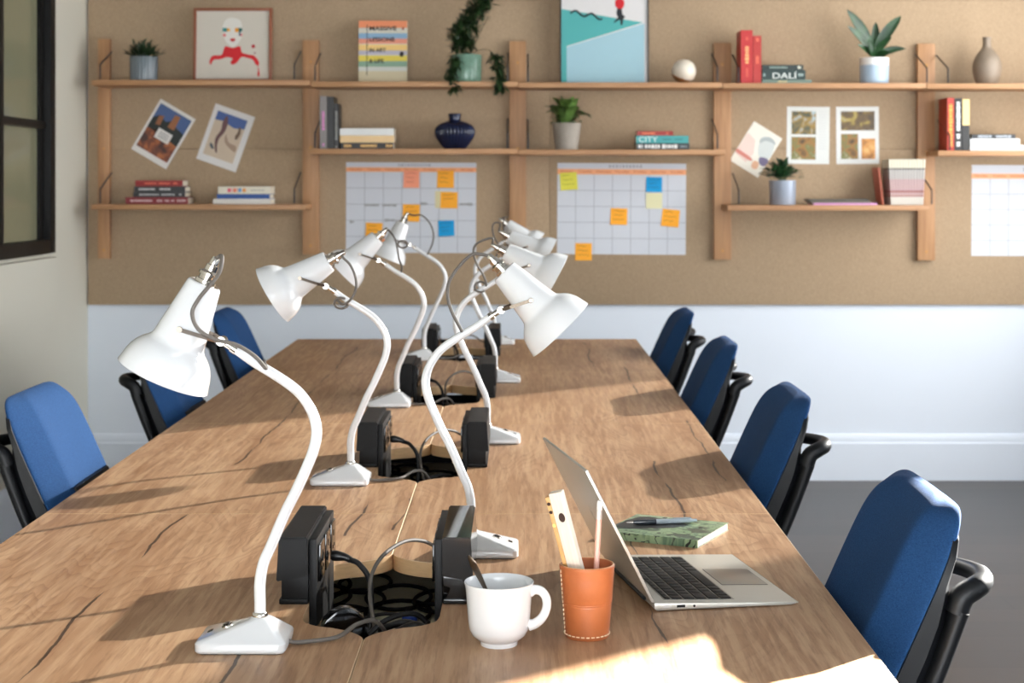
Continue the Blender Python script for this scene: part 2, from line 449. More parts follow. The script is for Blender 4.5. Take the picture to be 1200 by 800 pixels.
DM = desk_top_mesh()
LEGS = [leg_mesh(x, y) for x in (-0.30, 0.10) for y in (-0.53, 0.53)]
bm = NB()
for y in (-0.53, 0.53): box(bm, -0.325, 0.325, y - 0.025, y + 0.025, TT - TH - 0.04, TT - TH - 0.0005, bev=0.002)
box(bm, -0.325, -0.275, -0.504, 0.504, TT - TH - 0.04, TT - TH - 0.0005, bev=0.002)
FR = to_mesh('frame', bm, METALB, 30)
desk_lab = {
    (0, -1): 'oak desk half under the front-most white lamp, black split running along its grain',
    (0, 1): 'oak desk half carrying the silver laptop and white mug',
    (1, -1): 'oak desk half second from the camera, on the black-framed window side',
    (1, 1): 'oak desk half directly beyond the green patterned notebook, second from the camera',
    (2, -1): 'oak desk half third from the camera, on the black-framed window side',
    (2, 1): 'oak desk half third from the camera, opposite the black-framed window',
    (3, -1): 'oak desk half nearest the pinboard, on the black-framed window side',
    (3, 1): 'oak desk half nearest the pinboard, opposite the black-framed window'}
for i in range(4):
    for s in (-1, 1):
        d = thing('desk', desk_lab[(i, s)], 'desk', (SEAMX + s * W2 / 2, ROW0 + 1.2 * i, 0), 0 if s < 0 else math.pi, 'oak bench desks in two joined rows')
        me = DM
        if s > 0:       # mirrored outline so the cable hole stays at the same place
            if i == 0:
                bmx = NB(); bmx.from_mesh(DM)
                for v in bmx.verts: v.co.y = -v.co.y
                bmesh.ops.reverse_faces(bmx, faces=bmx.faces)
                DMR = bpy.data.meshes.new('desktop'); bmx.to_mesh(DMR); bmx.free()
                for mm in (OAK, EDGE, SEAM): DMR.materials.append(mm)
            me = DMR
        link('desktop', me, d)
        for lm in LEGS: link('leg', lm, d)
        link('frame', FR, d)

# ------------------------------------------------------------------ cable trays under the holes
OLIVE = mat('grey_green_tray_liner', (222, 220, 196), 0.6)
def tray(label, loc):
    t = thing('cable_tray', label, 'cable tray', loc, 0, 'cable trays under the desk holes')
    bm = NB(); z = 0.628; ya, yb = -0.32, 0.60
    box(bm, -0.2, 0.2, ya, yb, z, z + 0.003); part('liner', bm, OLIVE, t, None)
    bm = NB()
    for x in (-0.204, 0.2): box(bm, x, x + 0.004, ya - .004, yb + .004, z, z + 0.03)
    for y in (ya - .004, yb): box(bm, -0.2, 0.2, y, y + 0.004, z, z + 0.03)
    for k in range(7): box(bm, -0.2, 0.2, -0.31 + 0.066 * k, -0.276 + 0.066 * k, z + 0.0035, z + 0.008)
    for x in (-.12, -.04, .04, .12): box(bm, x - .012, x + .012, ya, .2, z + .0085, z + .011)
    rnd = random.Random(4)
    for k in range(12):
        x = -.15 + .075 * (k % 5) + rnd.uniform(-.012, .012); y = .24 + .11 * (k // 5) + rnd.uniform(-.02, .02); r = rnd.uniform(.042, .06)
        tube(bm, [(x + r * math.cos(a), y + r * 1.5 * math.sin(a), z + 0.009) for a in [q * math.pi / 4 for q in range(8)]], 0.0036, 6, 3, True)
    part('grille', bm, BLACKP, t, 30)
    bm = NB()           # hangers up to the desktops
    for x in (-0.19, 0.19):
        for y in (ya, yb): box(bm, x - 0.01, x + 0.01, y - 0.0015, y + 0.0015, z + 0.02, TT - TH - 0.0005)
    part('hanger', bm, BLACKP, t, None)
    return t
t0 = tray('black cable tray in the nearest desk hole, behind the white mug', (SEAMX, 2.54, 0))
for i, lb in ((1, 'black cable tray in the second desk hole from the white mug'), (2, 'black cable tray in the third desk hole from the white mug'), (3, 'black cable tray in the far desk hole, nearest the pinboard')):
    dup(t0, (SEAMX, 2.54 + 1.2 * i, 0), 0, lb)

# ------------------------------------------------------------------ power towers
def tower_meshes(front, upper_m):
    """local: x outward from the hole edge, y along the table, z above the desk top"""
    bm = NB()
    box(bm, 0.0, 0.041, -0.114, 0.118, 0.0005, 0.05, bev=0.002)
    box(bm, 0.001, 0.044, -0.117, 0.121, 0.0005, 0.008, bev=0.0015)
    lower = to_mesh('lower_housing', bm, front)
    bm = NB()
    prof = [(0.0, 0.045), (0.047, 0.037), (0.043, 0.1035), (0.0, 0.1035)]
    A = [(x, -0.128, z) for x, z in prof]
    B = [(x, 0.124 - (0.004 if z > 0.09 else 0), z) for x, z in prof]
    loft(bm, [A, B])
    bmesh.ops.bevel(bm, geom=list(bm.edges), offset=0.0018, segments=2, affect='EDGES')
    upper = to_mesh('upper_housing', bm, upper_m)
    bm = NB()
    box(bm, -0.012, -0.0005, -0.112, 0.116, -0.084, 0.097, bev=0.0015)
    plate = to_mesh('socket_plate', bm, BLACKP)
    soc = []
    for k in range(3):
        bm = NB(); y = -0.07 + 0.073 * k
        box(bm, -0.0165, -0.0125, y - 0.027, y + 0.027, 0.03, 0.086, bev=0.0015)
        box(bm, -0.0175, -0.0168, y - 0.003, y + 0.003, 0.064, 0.073); box(bm, -0.0175, -0.0168, y - 0.013, y - 0.007, 0.045, 0.05); box(bm, -0.0175, -0.0168, y + 0.007, y + 0.013, 0.045, 0.05)
        soc.append(to_mesh('socket', bm, BLACKG))
    return lower, upper, plate, soc
TMS = tower_meshes(BLACKP, BLACKP); TMG = tower_meshes(BLACKG, BLACKG)
twl = {(0, -1): 'matt black power socket tower beside the front-most lamp base', (0, 1): 'glossy black power socket tower directly behind the white mug',
       (1, -1): 'black power socket tower at the second cable hole, beside the second lamp base', (1, 1): 'black power socket tower at the second cable hole, on the laptop side',
       (2, -1): 'black power socket tower at the third cable hole, on the side of the black-framed window', (2, 1): 'black power socket tower at the third cable hole, on the laptop side',
       (3, -1): 'black power socket tower at the far cable hole, on the side of the black-framed window', (3, 1): 'black power socket tower at the far cable hole, on the laptop side'}
for i in range(4):
    for s in (-1, 1):
        t = thing('power_tower', twl[(i, s)], 'power socket', (SEAMX + s * 0.1012, 2.58 + 1.2 * i, TT), math.pi if s < 0 else 0, 'black power towers at the cable holes')
        M_ = TMG if (i == 0 and s > 0) else TMS
        if s < 0: # rotated by 180: y flips, so use a mirrored copy
            pass
        for nm, me in zip(('lower_housing', 'upper_housing', 'socket_plate'), M_[:3]):
            o = link(nm, me, t)
            if s < 0: o.scale = (1, -1, 1)
        pl = t.children[-1] if t.children else None
        for q in M_[3]:
            o = link('socket', q, t)
            if s < 0: o.scale = (1, -1, 1)

# ------------------------------------------------------------------ loose cables in the holes
def cable(label, pts, r=0.004, m=None, group='loose black cables in the desk holes', plug=None):
    pts = [(x, y, max(z, .648 + (z - .60) * .35)) for x, y, z in pts]
    bm = NB(); tube(bm, pts, r, 8, 7)
    o = part('power_cable', bm, m or BLACKC, None, 60); tag(o, label, 'cable', group)
    if plug:
        bm = NB(); tube(bm, plug, [0.008, 0.0085, 0.006, 0.005], 10, 4); part('plug', bm, BLACKC, o, 60)
    return o
for i in range(4):
    dy = 1.2 * i; e = -0.3177
    wh = ['the nearest desk hole, beside the front-most lamp', 'the second desk hole from the mug', 'the third desk hole from the mug', 'the far desk hole near the pinboard'][i]
    cable('black cable plugged into the tower at ' + wh, [(e + 0.047, 2.60 + dy, 0.772), (e + 0.064, 2.59 + dy, 0.766), (e + 0.082, 2.575 + dy, 0.74), (e + 0.084, 2.55 + dy, 0.68), (e + 0.075, 2.53 + dy, 0.612)], 0.0045,
          plug=[(e + 0.0185, 2.605 + dy, 0.777), (e + 0.026, 2.604 + dy, 0.777), (e + 0.04, 2.602 + dy, 0.775), (e + 0.049, 2.6 + dy, 0.771)])
    o = cable('coiled black cable bundle lying in ' + wh, [(-.25, 2.42 + dy, .615), (-.22, 2.48 + dy, .66), (-.16, 2.52 + dy, .69), (-.13, 2.47 + dy, .672), (-.17, 2.42 + dy, .64), (-.23, 2.45 + dy, .63), (-.24, 2.53 + dy, .65), (-.18, 2.57 + dy, .68), (-.14, 2.52 + dy, .66), (-.18, 2.44 + dy, .64), (-.26, 2.40 + dy, .62)], 0.0055)
    cable('thin black cable slanting across ' + wh, [(-.139, 2.50 + dy, .70), (-.16, 2.46 + dy, .675), (-.19, 2.41 + dy, .64), (-.215, 2.37 + dy, .61)], 0.003)
    cable('black cable looping high over the others in ' + wh, [(-.255, 2.40 + dy, .60), (-.245, 2.43 + dy, .665), (-.21, 2.47 + dy, .705), (-.165, 2.50 + dy, .712), (-.14, 2.51 + dy, .69), (-.15, 2.50 + dy, .65), (-.19, 2.47 + dy, .62)], .0042)
    cable('slim black cable curling along the back of ' + wh, [(-.30, 2.62 + dy, .61), (-.27, 2.66 + dy, .625), (-.22, 2.69 + dy, .64), (-.17, 2.67 + dy, .63), (-.15, 2.62 + dy, .61)], .003)
    if i == 0:
        bm = NB(); prism(bm, [(0.04 * math.cos(a), 0.055 * math.sin(a)) for a in [2 * math.pi * k / 20 for k in range(20)]], -0.012, 0.012, 'y', bev=0.004)
        o = part('power_adapter', bm, BLACKG, None, 30, (-.262, 2.385, .698), (R(0), R(15), R(20))); tag(o, 'rounded glossy black power adapter standing in the nearest desk hole', 'power adapter')
        bm = NB(); box(bm, -.012, .012, -.008, .008, -.012, .012, bev=.002)
        o = part('cable_connector', bm, mat('blue_plastic', (24, 60, 150), .35), None, 30, (-.175, 2.60, .672)); tag(o, 'small blue plastic cable connector deep in the nearest desk hole', 'connector')

# ------------------------------------------------------------------ lamps
def rrect(x0, x1, y0, y1, r, z, n=5):
    out = []
    for cx, cy, a0 in ((x1 - r, y1 - r, 0), (x0 + r, y1 - r, 90), (x0 + r, y0 + r, 180), (x1 - r, y0 + r, 270)):
        for k in range(n + 1):
            a = R(a0 + 90 * k / n); out.append((cx + r * math.cos(a), cy + r * math.sin(a), z))
    return out
bm = NB()
loft(bm, [rrect(-.039, .080, -.047, .047, .009, 0.0015), rrect(-.041, .082, -.049, .049, .011, 0.004), rrect(-.041, .082, -.049, .049, .011, 0.0135), rrect(-.039, .079, -.047, .047, .011, 0.0165),
          rrect(-.018, .014, -.016, .016, .011, 0.0375), rrect(-.013, .011, -.0115, .0115, .010, 0.0405)])
LB_BASE = to_mesh('base', bm, WHITE, 35)
bm = NB(); loft(bm, [rrect(-.037, .078, -.045, .045, .009, 0.0), rrect(-.037, .078, -.045, .045, .009, 0.0015)]); LB_FOOT = to_mesh('foot_pad', bm, BLACKC, 30)
stem_pts = [(0, 0, .040), (0, 0, .06), (0, 0, .087), (-.005, 0, .1137), (-.0157, 0, .138), (-.0333, 0, .1794), (-.0508, 0, .2146), (-.0640, 0, .2439), (-.0728, 0, .2662), (-.0776, 0, .2875), (-.0766, 0, .3055), (-.0702, 0, .3237), (-.0567, 0, .344), (-.0398, 0, .3589), (-.0128, 0, .3765), (.0078, 0, .3885), (.0342, 0, .407)]
bm = NB(); tube(bm, stem_pts, [.0078] * 3 + [.0076] * 8 + [.0074, .0072, .0072, .007, .0064, .0061], 16, 5); LB_STEM = to_mesh('stem', bm, WHITE, 60)
bm = NB(); lathe(bm, [(.0105, .0395), (.0108, .041), (.0105, .044), (.0088, .0465)], 24); LB_COL = to_mesh('stem_collar', bm, CHROME, 30)
sl = math.atan2(0.0215, 0.068)
bm = NB(); lathe(bm, [(.0, -.001), (.010, -.001), (.010, .0014), (.0085, .0022), (0, .0022)], 24); xf(bm, Matrix.Diagonal((0.75, 1, 1, 1)))
xf(bm, Matrix.Translation((.045, 0, .0272)) @ Matrix.Rotation(sl, 4, 'Y')); LB_SW = to_mesh('switch', bm, CHROME, 30)
bm = NB(); lathe(bm, [(0, .0023), (.0065, .0023), (.006, .0034), (0, .0038)], 20); xf(bm, Matrix.Diagonal((0.75, 1, 1, 1)))
xf(bm, Matrix.Translation((.045, 0, .0272)) @ Matrix.Rotation(sl, 4, 'Y')); LB_SWB = to_mesh('switch_button', bm, BLACKG, 30)
bm = NB(); box(bm, -.0035, .0035, -.006, .006, -.0006, .0008, bev=.0004)
xf(bm, Matrix.Translation((.068, 0, .0201)) @ Matrix.Rotation(sl, 4, 'Y')); LB_PL = to_mesh('maker_plate', bm, BLACKG, 30)
# bracket : flat fork plus knuckle
PV = (.103, .437)
def bar(bm, a, b, w, t):
    a, b = Vector(a), Vector(b); d = (b - a); l = d.length; d.normalize()
    n = Vector((0, 1, 0)); n = (n - d * n.dot(d)).normalized(); u = d.cross(n)
    vs = []
    for p in (a, b):
        for s, q in ((-1, -1), (1, -1), (1, 1), (-1, 1)): vs.append(bm.verts.new(p + u * (s * w / 2) + n * (q * t / 2)))
    for q in ((0, 1, 2, 3), (7, 6, 5, 4), (0, 4, 5, 1), (1, 5, 6, 2), (2, 6, 7, 3), (3, 7, 4, 0)): bm.faces.new([vs[i] for i in q])
bm = NB()
for s in (-1, 1):
    bar(bm, (.052, s * .008, .4185), (.068, s * .024, .4245), .006, .0022)
    bar(bm, (.068, s * .024, .4245), (PV[0], s * .0375, PV[1]), .0055, .0022)
    for f in bm.faces: f.material_index = 1
    M0 = Matrix.Translation((PV[0], s * .0372, PV[1])) @ Matrix.Rotation(R(90), 4, 'X')
    b2 = NB(); lathe(b2, [(0, -.0025), (.0042, -.0025), (.0044, 0), (.0038, .002), (0, .0024)], 16); xf(b2, M0)
    for f in b2.faces: f.material_index = 1
    me = bpy.data.meshes.new('t'); b2.to_mesh(me); b2.free(); bm.from_mesh(me); bpy.data.meshes.remove(me)
b2 = NB(); lathe(b2, [(0, -.011), (.0062, -.011), (.0066, -.008), (.0066, .008), (.0062, .011), (0, .011)], 16); xf(b2, Matrix.Translation((.052, 0, .4185)) @ Matrix.Rotation(R(90), 4, 'X'))
me = bpy.data.meshes.new('t'); b2.to_mesh(me); b2.free(); bm.from_mesh(me); bpy.data.meshes.remove(me)
tube(bm, [(.032, 0, .4055), (.0385, 0, .4098), (.0395, 0, .4103), (.0505, 0, .4175)], [.0070, .0070, .0052, .0052], 14, 1)
LB_BRK = to_mesh('bracket', bm, [CHROME, NICKEL], 30)
# shade in its own frame: axis -z towards the rim, origin at the pivot
outer = [(.0205, .0665), (.0228, .0655), (.0242, .063), (.0370, -.0185), (.0385, -.0232), (.0425, -.0275), (.0485, -.0325), (.0545, -.0395), (.0590, -.0475), (.0620, -.056), (.0640, -.065), (.0655, -.0715), (.0662, -.0735)]
prof = outer + [(.0652, -.0742)] + [(r - .0012, z - .0004 if z < 0 else z - .0015) for r, z in outer[::-1]]
bm = NB(); lathe(bm, prof, 56, closed=True); LB_SH = to_mesh('shade', bm, WHITE, 28)
bm = NB(); lathe(bm, [(0, .052), (.0195, .052), (.0205, .0663), (.0150, .0670), (.0150, .0715), (.0118, .0722), (.0118, .0778), (.0142, .0785), (.0142, .0825), (.0118, .0832), (.0092, .0855), (.0086, .0935), (.0062, .0945), (.0058, .1025), (.0038, .106), (0, .106)], 28)
LB_HOLD = to_mesh('lamp_holder', bm, CHROME, 30)
bm = NB(); lathe(bm, [(0, .05), (.012, .05), (.013, .02), (.016, .005), (.024, -.015), (.028, -.032), (.024, -.048), (.013, -.058), (0, -.061)], 24)
LB_BULB = to_mesh('bulb', bm, mat('opal_bulb', (240, 238, 230), .2), 60)
def lamp(label, side, x0, y0, tilt, cable_px, cord, yaw=0.0, loop=None, sh_yaw=0.0, bulge=0.014):
    t = thing('desk_lamp', label, 'desk lamp', (x0, y0, TT), (math.pi if side < 0 else 0) + R(yaw), 'white desk lamps along the table')
    for nm, me in (('base', LB_BASE), ('foot_pad', LB_FOOT), ('stem', LB_STEM), ('stem_collar', LB_COL), ('bracket', LB_BRK)): link(nm, me, t)
    sw = link('switch', LB_SW, t); link('switch_button', LB_SWB, sw); link('maker_plate', LB_PL, t)
    sh = link('shade', LB_SH, t, (PV[0], 0, PV[1]), (0, -R(90 - tilt), R(sh_yaw)))
    link('lamp_holder', LB_HOLD, sh); link('bulb', LB_BULB, sh)
    # flex from the holder back into the stem
    ph = -R(90 - tilt); tip = (PV[0] + math.sin(ph) * .103, 0, PV[1] + math.cos(ph) * .103)
    tip2 = (PV[0] + math.sin(ph) * .118, 0, PV[1] + math.cos(ph) * .118)
    k = math.cos(R(yaw)) 
    pts = [tip]
    n = len(cable_px)
    for j, (px, py) in enumerate(cable_px):
        yy = -side * bulge * math.sin(math.pi * min(1, (j + 1) / n))
        pts.append((side * (X(px, y0) - x0), yy * 1.0, Z(py, y0) - TT))
    bm = NB(); tube(bm, pts, .0029, 8, 6); part('flex', bm, CORD, t, 60)
    if loop:
        cx, cz, rx = side * (X(loop[0], y0) - x0), Z(loop[1], y0) - TT, loop[2]
        bm = NB(); tube(bm, [(cx + rx * math.cos(a), 0.012 * math.sin(a + .6), cz + rx * .85 * math.sin(a)) for a in [q * math.pi / 4 for q in range(8)]], .0029, 8, 5, True)
        part('flex_loop', bm, CORD, t, 60)
    # mains cord
    M_ = (Matrix.Translation((x0, y0, TT)) @ Matrix.Rotation((math.pi if side < 0 else 0) + R(yaw), 4, 'Z')).inverted()
    bm = NB(); tube(bm, [M_ @ Vector(p) for p in cord], .0032, 8, 6); part('mains_cord', bm, CORD, t, 60)
    return t
def cordL(y, x): 
    return [(x + .036, y - .006, .7445), (x + .048, y - .004, .7405), (x + .07, y + .005, .7395), (x + .105, y + .022, .741), (x + .128, y + .07, .746), (x + .150, y + .115, .737), (x + .165, y + .16, .695), (x + .15, y + .2, .66)]
def cordR(y, x):
    return [(x - .037, y - .012, .746), (x - .05, y - .03, .748), (x - .078, y - .075, .772), (x - .108, y - .13, .782), (x - .138, y - .2, .772), (x - .15, y - .26, .745), (x - .138, y - .32, .70), (x - .12, y - .36, .66)]
lamp('white desk lamp standing nearest the camera, shade tipped steeply down towards the windowed wall', -1, -.357, 2.245, 65.8,
     [(262, 300), (261, 318), (250, 334), (239, 349), (233, 364), (240, 382), (258, 394), (282, 401), (302, 415), (313, 430), (309, 424)], cordL(2.245, -.357), 0, bulge=.046)
lamp('white desk lamp second along the window-side row, shade nearly level, flex looped round its stem', -1, -.360, 3.478, 30.9,
     [(402, 301), (411, 310), (417, 323), (418, 337), (412, 350), (402, 356), (394, 350)], cordL(3.478, -.360), 0, (400, 355, .014))
lamp('white desk lamp third along the window-side row, partly behind the second shade', -1, -.353, 4.694, 43.5,
     [(457, 271), (463, 279), (466, 290), (468, 303), (471, 312), (470, 320)], cordL(4.694, -.353), 0, (472, 286, .013))
lamp('white desk lamp farthest along the window-side row, in front of the first wall calendar', -1, -.347, 5.938, 67,
     [(485, 252), (494, 252), (503, 260), (508, 272), (507, 285), (502, 296), (500, 300)], cordL(5.938, -.347), 0)
lamp('white desk lamp whose base stands just behind the glossy black tower', 1, -.084, 2.81, 46,
     [(566, 298), (553, 298), (538, 312), (527, 329), (525, 347), (530, 365), (539, 383), (544, 394)], cordR(2.81, -.084), 0)
lamp('second white desk lamp of the laptop-side row, shade partly behind the nearest one', 1, -.080, 4.035, 28.3,
     [(577, 279), (567, 281), (558, 286), (555, 295), (559, 309), (566, 321), (570, 333), (567, 341)], cordR(4.035, -.080), 0, (563, 336, .014))
lamp('third white desk lamp of the laptop-side row, small shade above the second', 1, -.079, 5.277, 28,
     [(586, 262), (580, 261), (577, 266), (579, 277), (584, 287), (583, 296), (580, 304)], cordR(5.277, -.079), 0)
lamp('farthest white desk lamp of the laptop-side row, in front of an oak upright', 1, -.1015, 6.54, 38,
     [(594, 254), (591, 256), (590, 264), (592, 274), (596, 283), (594, 290)], cordR(6.54, -.1015), 0)

# ------------------------------------------------------------------ chairs
SLOPE = 0.45
def chair_proto():
    t = thing('office_chair', '', 'chair', (0, 0, 0), 0, 'blue office chairs along both sides of the table')
    def sec(z, w, front, wing, th, lean=True):
        x = -SLOPE * (z - TT) if lean else 0.0
        rg = min(0.152, w * 0.68)
        P = [(-w, -wing), (-w * .985, -wing + .006), (-(rg + w) / 2, -wing * .46), (-rg - .012, -.0085), (-rg, -.001), (-rg + .02, -.0005), (-rg * .5, -.005), (0, -.007), (rg * .5, -.005), (rg - .02, -.0005), (rg, -.001), (rg + .012, -.0085), ((rg + w) / 2, -wing * .46), (w * .985, -wing + .006), (w, -wing)]
        B = [(w * .97, -wing - th * .35), (w * .6, -wing - th * .5), (0, -wing - th * .5), (-w * .6, -wing - th * .5), (-w * .97, -wing - th * .35)]
        return [(x + front + dx, y, z) for y, dx in P] + [(x + front + dx, y, z) for y, dx in B]
    bm = NB()
    hs = [(.500, .205, -.012, .040, .02), (.515, .216, -.003, .045, .02), (.56, .221, 0, .048, .02), (.64, .226, 0, .05, .02), (.72, .229, 0, .05, .02), (.79, .229, 0, .05, .02), (.835, .226, -.001, .049, .02),
          (.862, .219, -.004, .046, .02), (.880, .207, -.010, .040, .018), (.892, .190, -.019, .032, .016), (.899, .165, -.031, .022, .012), (.901, .135, -.041, .012, .01)]
    loft(bm, [sec(*h) for h in hs])
    ed = [e for e in bm.edges]
    bk = part('backrest', bm, BLUE, t, 180)
    sm = bk.modifiers.new('soft', 'SUBSURF'); sm.levels = 2; sm.render_levels = 2
    # black lumbar gap below the padded panel
    bm = NB()
    for z0, z1 in ((.53, .70),):
        x0, x1 = -SLOPE * (z0 - TT), -SLOPE * (z1 - TT)
        loft(bm, [[(x0 + .0035, -.142, z0), (x0 + .0035, .142, z0), (x0 - .02, .142, z0), (x0 - .02, -.142, z0)], [(x1 + .0035, -.142, z1), (x1 + .0035, .142, z1), (x1 - .02, .142, z1), (x1 - .02, -.142, z1)]])
    part('lumbar_panel', bm, SHELL, t, 30)
    # rear shell
    bm = NB(); ss = []
    for z, w, d0, d1 in ((.46, .14, .058, .09), (.52, .217, .052, .10), (.60, .229, .050, .10), (.70, .2325, .050, .096), (.745, .2325, .050, .090), (.775, .2325, .050, .080), (.80, .232, .050, .069), (.84, .2285, .049, .064), (.862, .216, .047, .060), (.876, .196, .044, .055)):
        x = -SLOPE * (z - TT)
        ss.append([(x - d0, -w, z), (x - d0 + .003, 0, z), (x - d0, w, z), (x - d0 - (d1 - d0) * .6, w * 1.002, z), (x - d1, w * .93, z), (x - d1 - .004, 0, z), (x - d1, -w * .93, z), (x - d0 - (d1 - d0) * .6, -w * 1.002, z)])
    loft(bm, ss); part('back_shell', bm, SHELL, t, 40)
    xb = -SLOPE * (.772 - TT) - .086
    for s in (-1, 1):
        bm = NB(); z0 = .46; x0 = -SLOPE * (z0 - TT) - .110
        tube(bm, [(x0, s * .18, z0), (-SLOPE * (.55 - TT) - .112, s * .208, .55), (-SLOPE * (.66 - TT) - .108, s * .217, .66), (xb - .01, s * .219, .765)], [.014, .016, .017, .0185], 12, 5, flat=0.8)
        part('back_post', bm, SHELL, t, 45)
        bm = NB()
        tube(bm, [(xb - .005, s * .219, .762), (xb - .014, s * .220, .785), (xb - .032, s * .217, .796), (xb - .048, s * .200, .801), (xb - .053, s * .165, .803), (xb - .042, s * .125, .803), (xb - .02, s * .092, .802), (xb + .022, s * .075, .80)],
             [.018, .0175, .0165, .0155, .0145, .013, .012, .012], 12, 6)
        part('back_handle', bm, SHELL, t, 50)
    bm = NB(); loft(bm, [rrect(-.04, .40, -.22, .22, .07, .425), rrect(-.06, .42, -.24, .24, .08, .445), rrect(-.06, .425, -.245, .245, .08, .475), rrect(-.05, .41, -.235, .235, .08, .497), rrect(-.02, .38, -.205, .205, .07, .503)])
    part('seat', bm, BLUE, t, 40)
    bm = NB(); loft(bm, [rrect(.04, .33, -.12, .12, .03, .385), rrect(.02, .35, -.15, .15, .03, .424)])
    for s in (-1, 1): tube(bm, [(.1, s * .12, .405), (-.03, s * .16, .41), (-.001, s * .18, .46)][::-1], .013, 8, 5)
    tube(bm, [(.18, 0, .40), (-.01, 0, .40), (.045, 0, .47)], .016, 8, 4)
    part('seat_carrier', bm, SHELL, t, 40)
    bm = NB(); lathe(bm, [(0, .11), (.035, .11), (.035, .23), (.026, .235), (.026, .386), (0, .386)], 20, .18, 0, 0); part('gas_column', bm, METALB, t, 30)
    for k in range(5):
        a = R(72 * k + 36); d = Vector((math.cos(a), math.sin(a), 0)); c = Vector((.18, 0, 0))
        bm = NB(); tube(bm, [c + d * .03 + Vector((0, 0, .115)), c + d * .15 + Vector((0, 0, .105)), c + d * .29 + Vector((0, 0, .075))], [.022, .019, .013], 10, 4); lg = part('base_leg', bm, SHELL, t, 45)
        bm = NB(); q = c + d * .29
        for s in (-1, 1):
            b2 = NB(); lathe(b2, [(0, -.008), (.026, -.008), (.028, -.004), (.028, .004), (.026, .008), (0, .008)], 18)
            xf(b2, Matrix.Translation((q.x, q.y, .028)) @ Matrix.Rotation(a, 4, 'Z') @ Matrix.Translation((0, s * .013, 0)) @ Matrix.Rotation(R(90), 4, 'X'))
            me = bpy.data.meshes.new('t'); b2.to_mesh(me); b2.free(); bm.from_mesh(me); bpy.data.meshes.remove(me)
        tube(bm, [q + Vector((0, 0, .02)), q + Vector((0, 0, .05)), q + Vector((0, 0, .07))], .006, 8, 1)
        part('caster', bm, BLACKP, lg, 40)
    return t
ch = chair_proto()
XC = 0.511; XCL = -1.0
ch.location = (XC, 2.535, 0); ch.rotation_euler = (0, 0, math.pi); ch['label'] = 'blue office chair nearest the camera, beside the laptop, with sunlit top edge'
CH = [((XC, 3.75, 0), math.pi, 'blue office chair beyond the green notebook, second along the side with the laptop'),
      ((XC, 4.95, 0), math.pi, 'blue office chair third along the laptop side of the table, between two blue chairs'),
      ((XC, 6.15, 0), math.pi, 'blue office chair farthest along the laptop side, against the white lower wall'),
      ((XCL, 3.75, 0), 0, 'blue office chair below the black-framed window, nearest the camera on that side'),
      ((XCL, 4.95, 0), 0, 'blue office chair on the black-framed window side, mostly hidden by the front-most lamp shade'),
      ((XCL, 6.15, 0), 0, 'blue office chair on the black-framed window side, farthest one near the pinboard')]
for loc, rz, lb in CH: dup(ch, loc, rz, lb)
# ------------------------------------------------------------------ mug, spoon
CER = mat('white_glazed_ceramic', (232, 234, 236), 0.12, coat=0.3)
MX, MY = -.0285, 2.252
t = thing('mug', 'white ceramic mug with a teaspoon standing in it', 'mug', (MX, MY, TT))
o1 = [(.0255, .0), (.0258, .003), (.0262, .006), (.0305, .0085), (.0375, .0145), (.0412, .0225), (.0425, .032), (.0436, .045), (.0446, .06), (.0456, .073), (.0468, .0805), (.0479, .0848), (.0480, .0862)]
i1 = [(.0471, .0868), (.0460, .0855), (.0446, .08), (.0424, .06), (.0412, .042), (.0396, .028), (.0365, .019), (.031, .0125), (.02, .0095), (0, .0095)]
bm = NB(); lathe(bm, [(0, .002), (.0235, .002), (.0238, .0)] + o1 + i1, 56); part('body', bm, CER, t, 50)
bm = NB(); tube(bm, [(.0425, 0, .0735), (.049, 0, .0765), (.0575, 0, .0755), (.0640, 0, .069), (.0665, 0, .059), (.0648, 0, .048), (.059, 0, .0375), (.050, 0, .030), (.0415, 0, .0275)], [.0068, .006, .0056, .0054, .0053, .0053, .0055, .006, .007], 14, 6, flat=1.15)
part('handle', bm, CER, t, 60)
t.rotation_euler = (0, 0, R(-8))
STEEL = mat('dark_brushed_steel', (120, 108, 96), 0.28, 1.0)
bm = NB()
tip = Vector((X(549.5, 2.25), 2.245, Z(649.5, 2.25))); low = Vector((MX + .0115, 2.262, TT + .0125)); d = (low - tip)
Ls = d.length; d.normalize()
def spoon(bm):
    st = [(0, .0005, .001), (.004, .0048, .0011), (.014, .0068, .0012), (.03, .0062, .0013), (.05, .0042, .0014), (.075, .0026, .0016), (Ls - .034, .0022, .0017), (Ls - .028, .005, .0012), (Ls - .018, .0105, .0010), (Ls - .008, .0095, .0009), (Ls - .001, .004, .0008)]
    side = Vector((.62, -.62, .35)); side = (side - d * side.dot(d)).normalized(); nn = d.cross(side)
    ss = []
    for s, w, th in st:
        c = tip + d * s
        ss.append([c + side * (w * math.cos(a)) + nn * (th * math.sin(a) ) for a in [2 * math.pi * k / 12 for k in range(12)]])
    loft(bm, ss)
spoon(bm); o = part('teaspoon', bm, STEEL, None, 60); tag(o, 'dark steel teaspoon standing in the white mug', 'spoon')

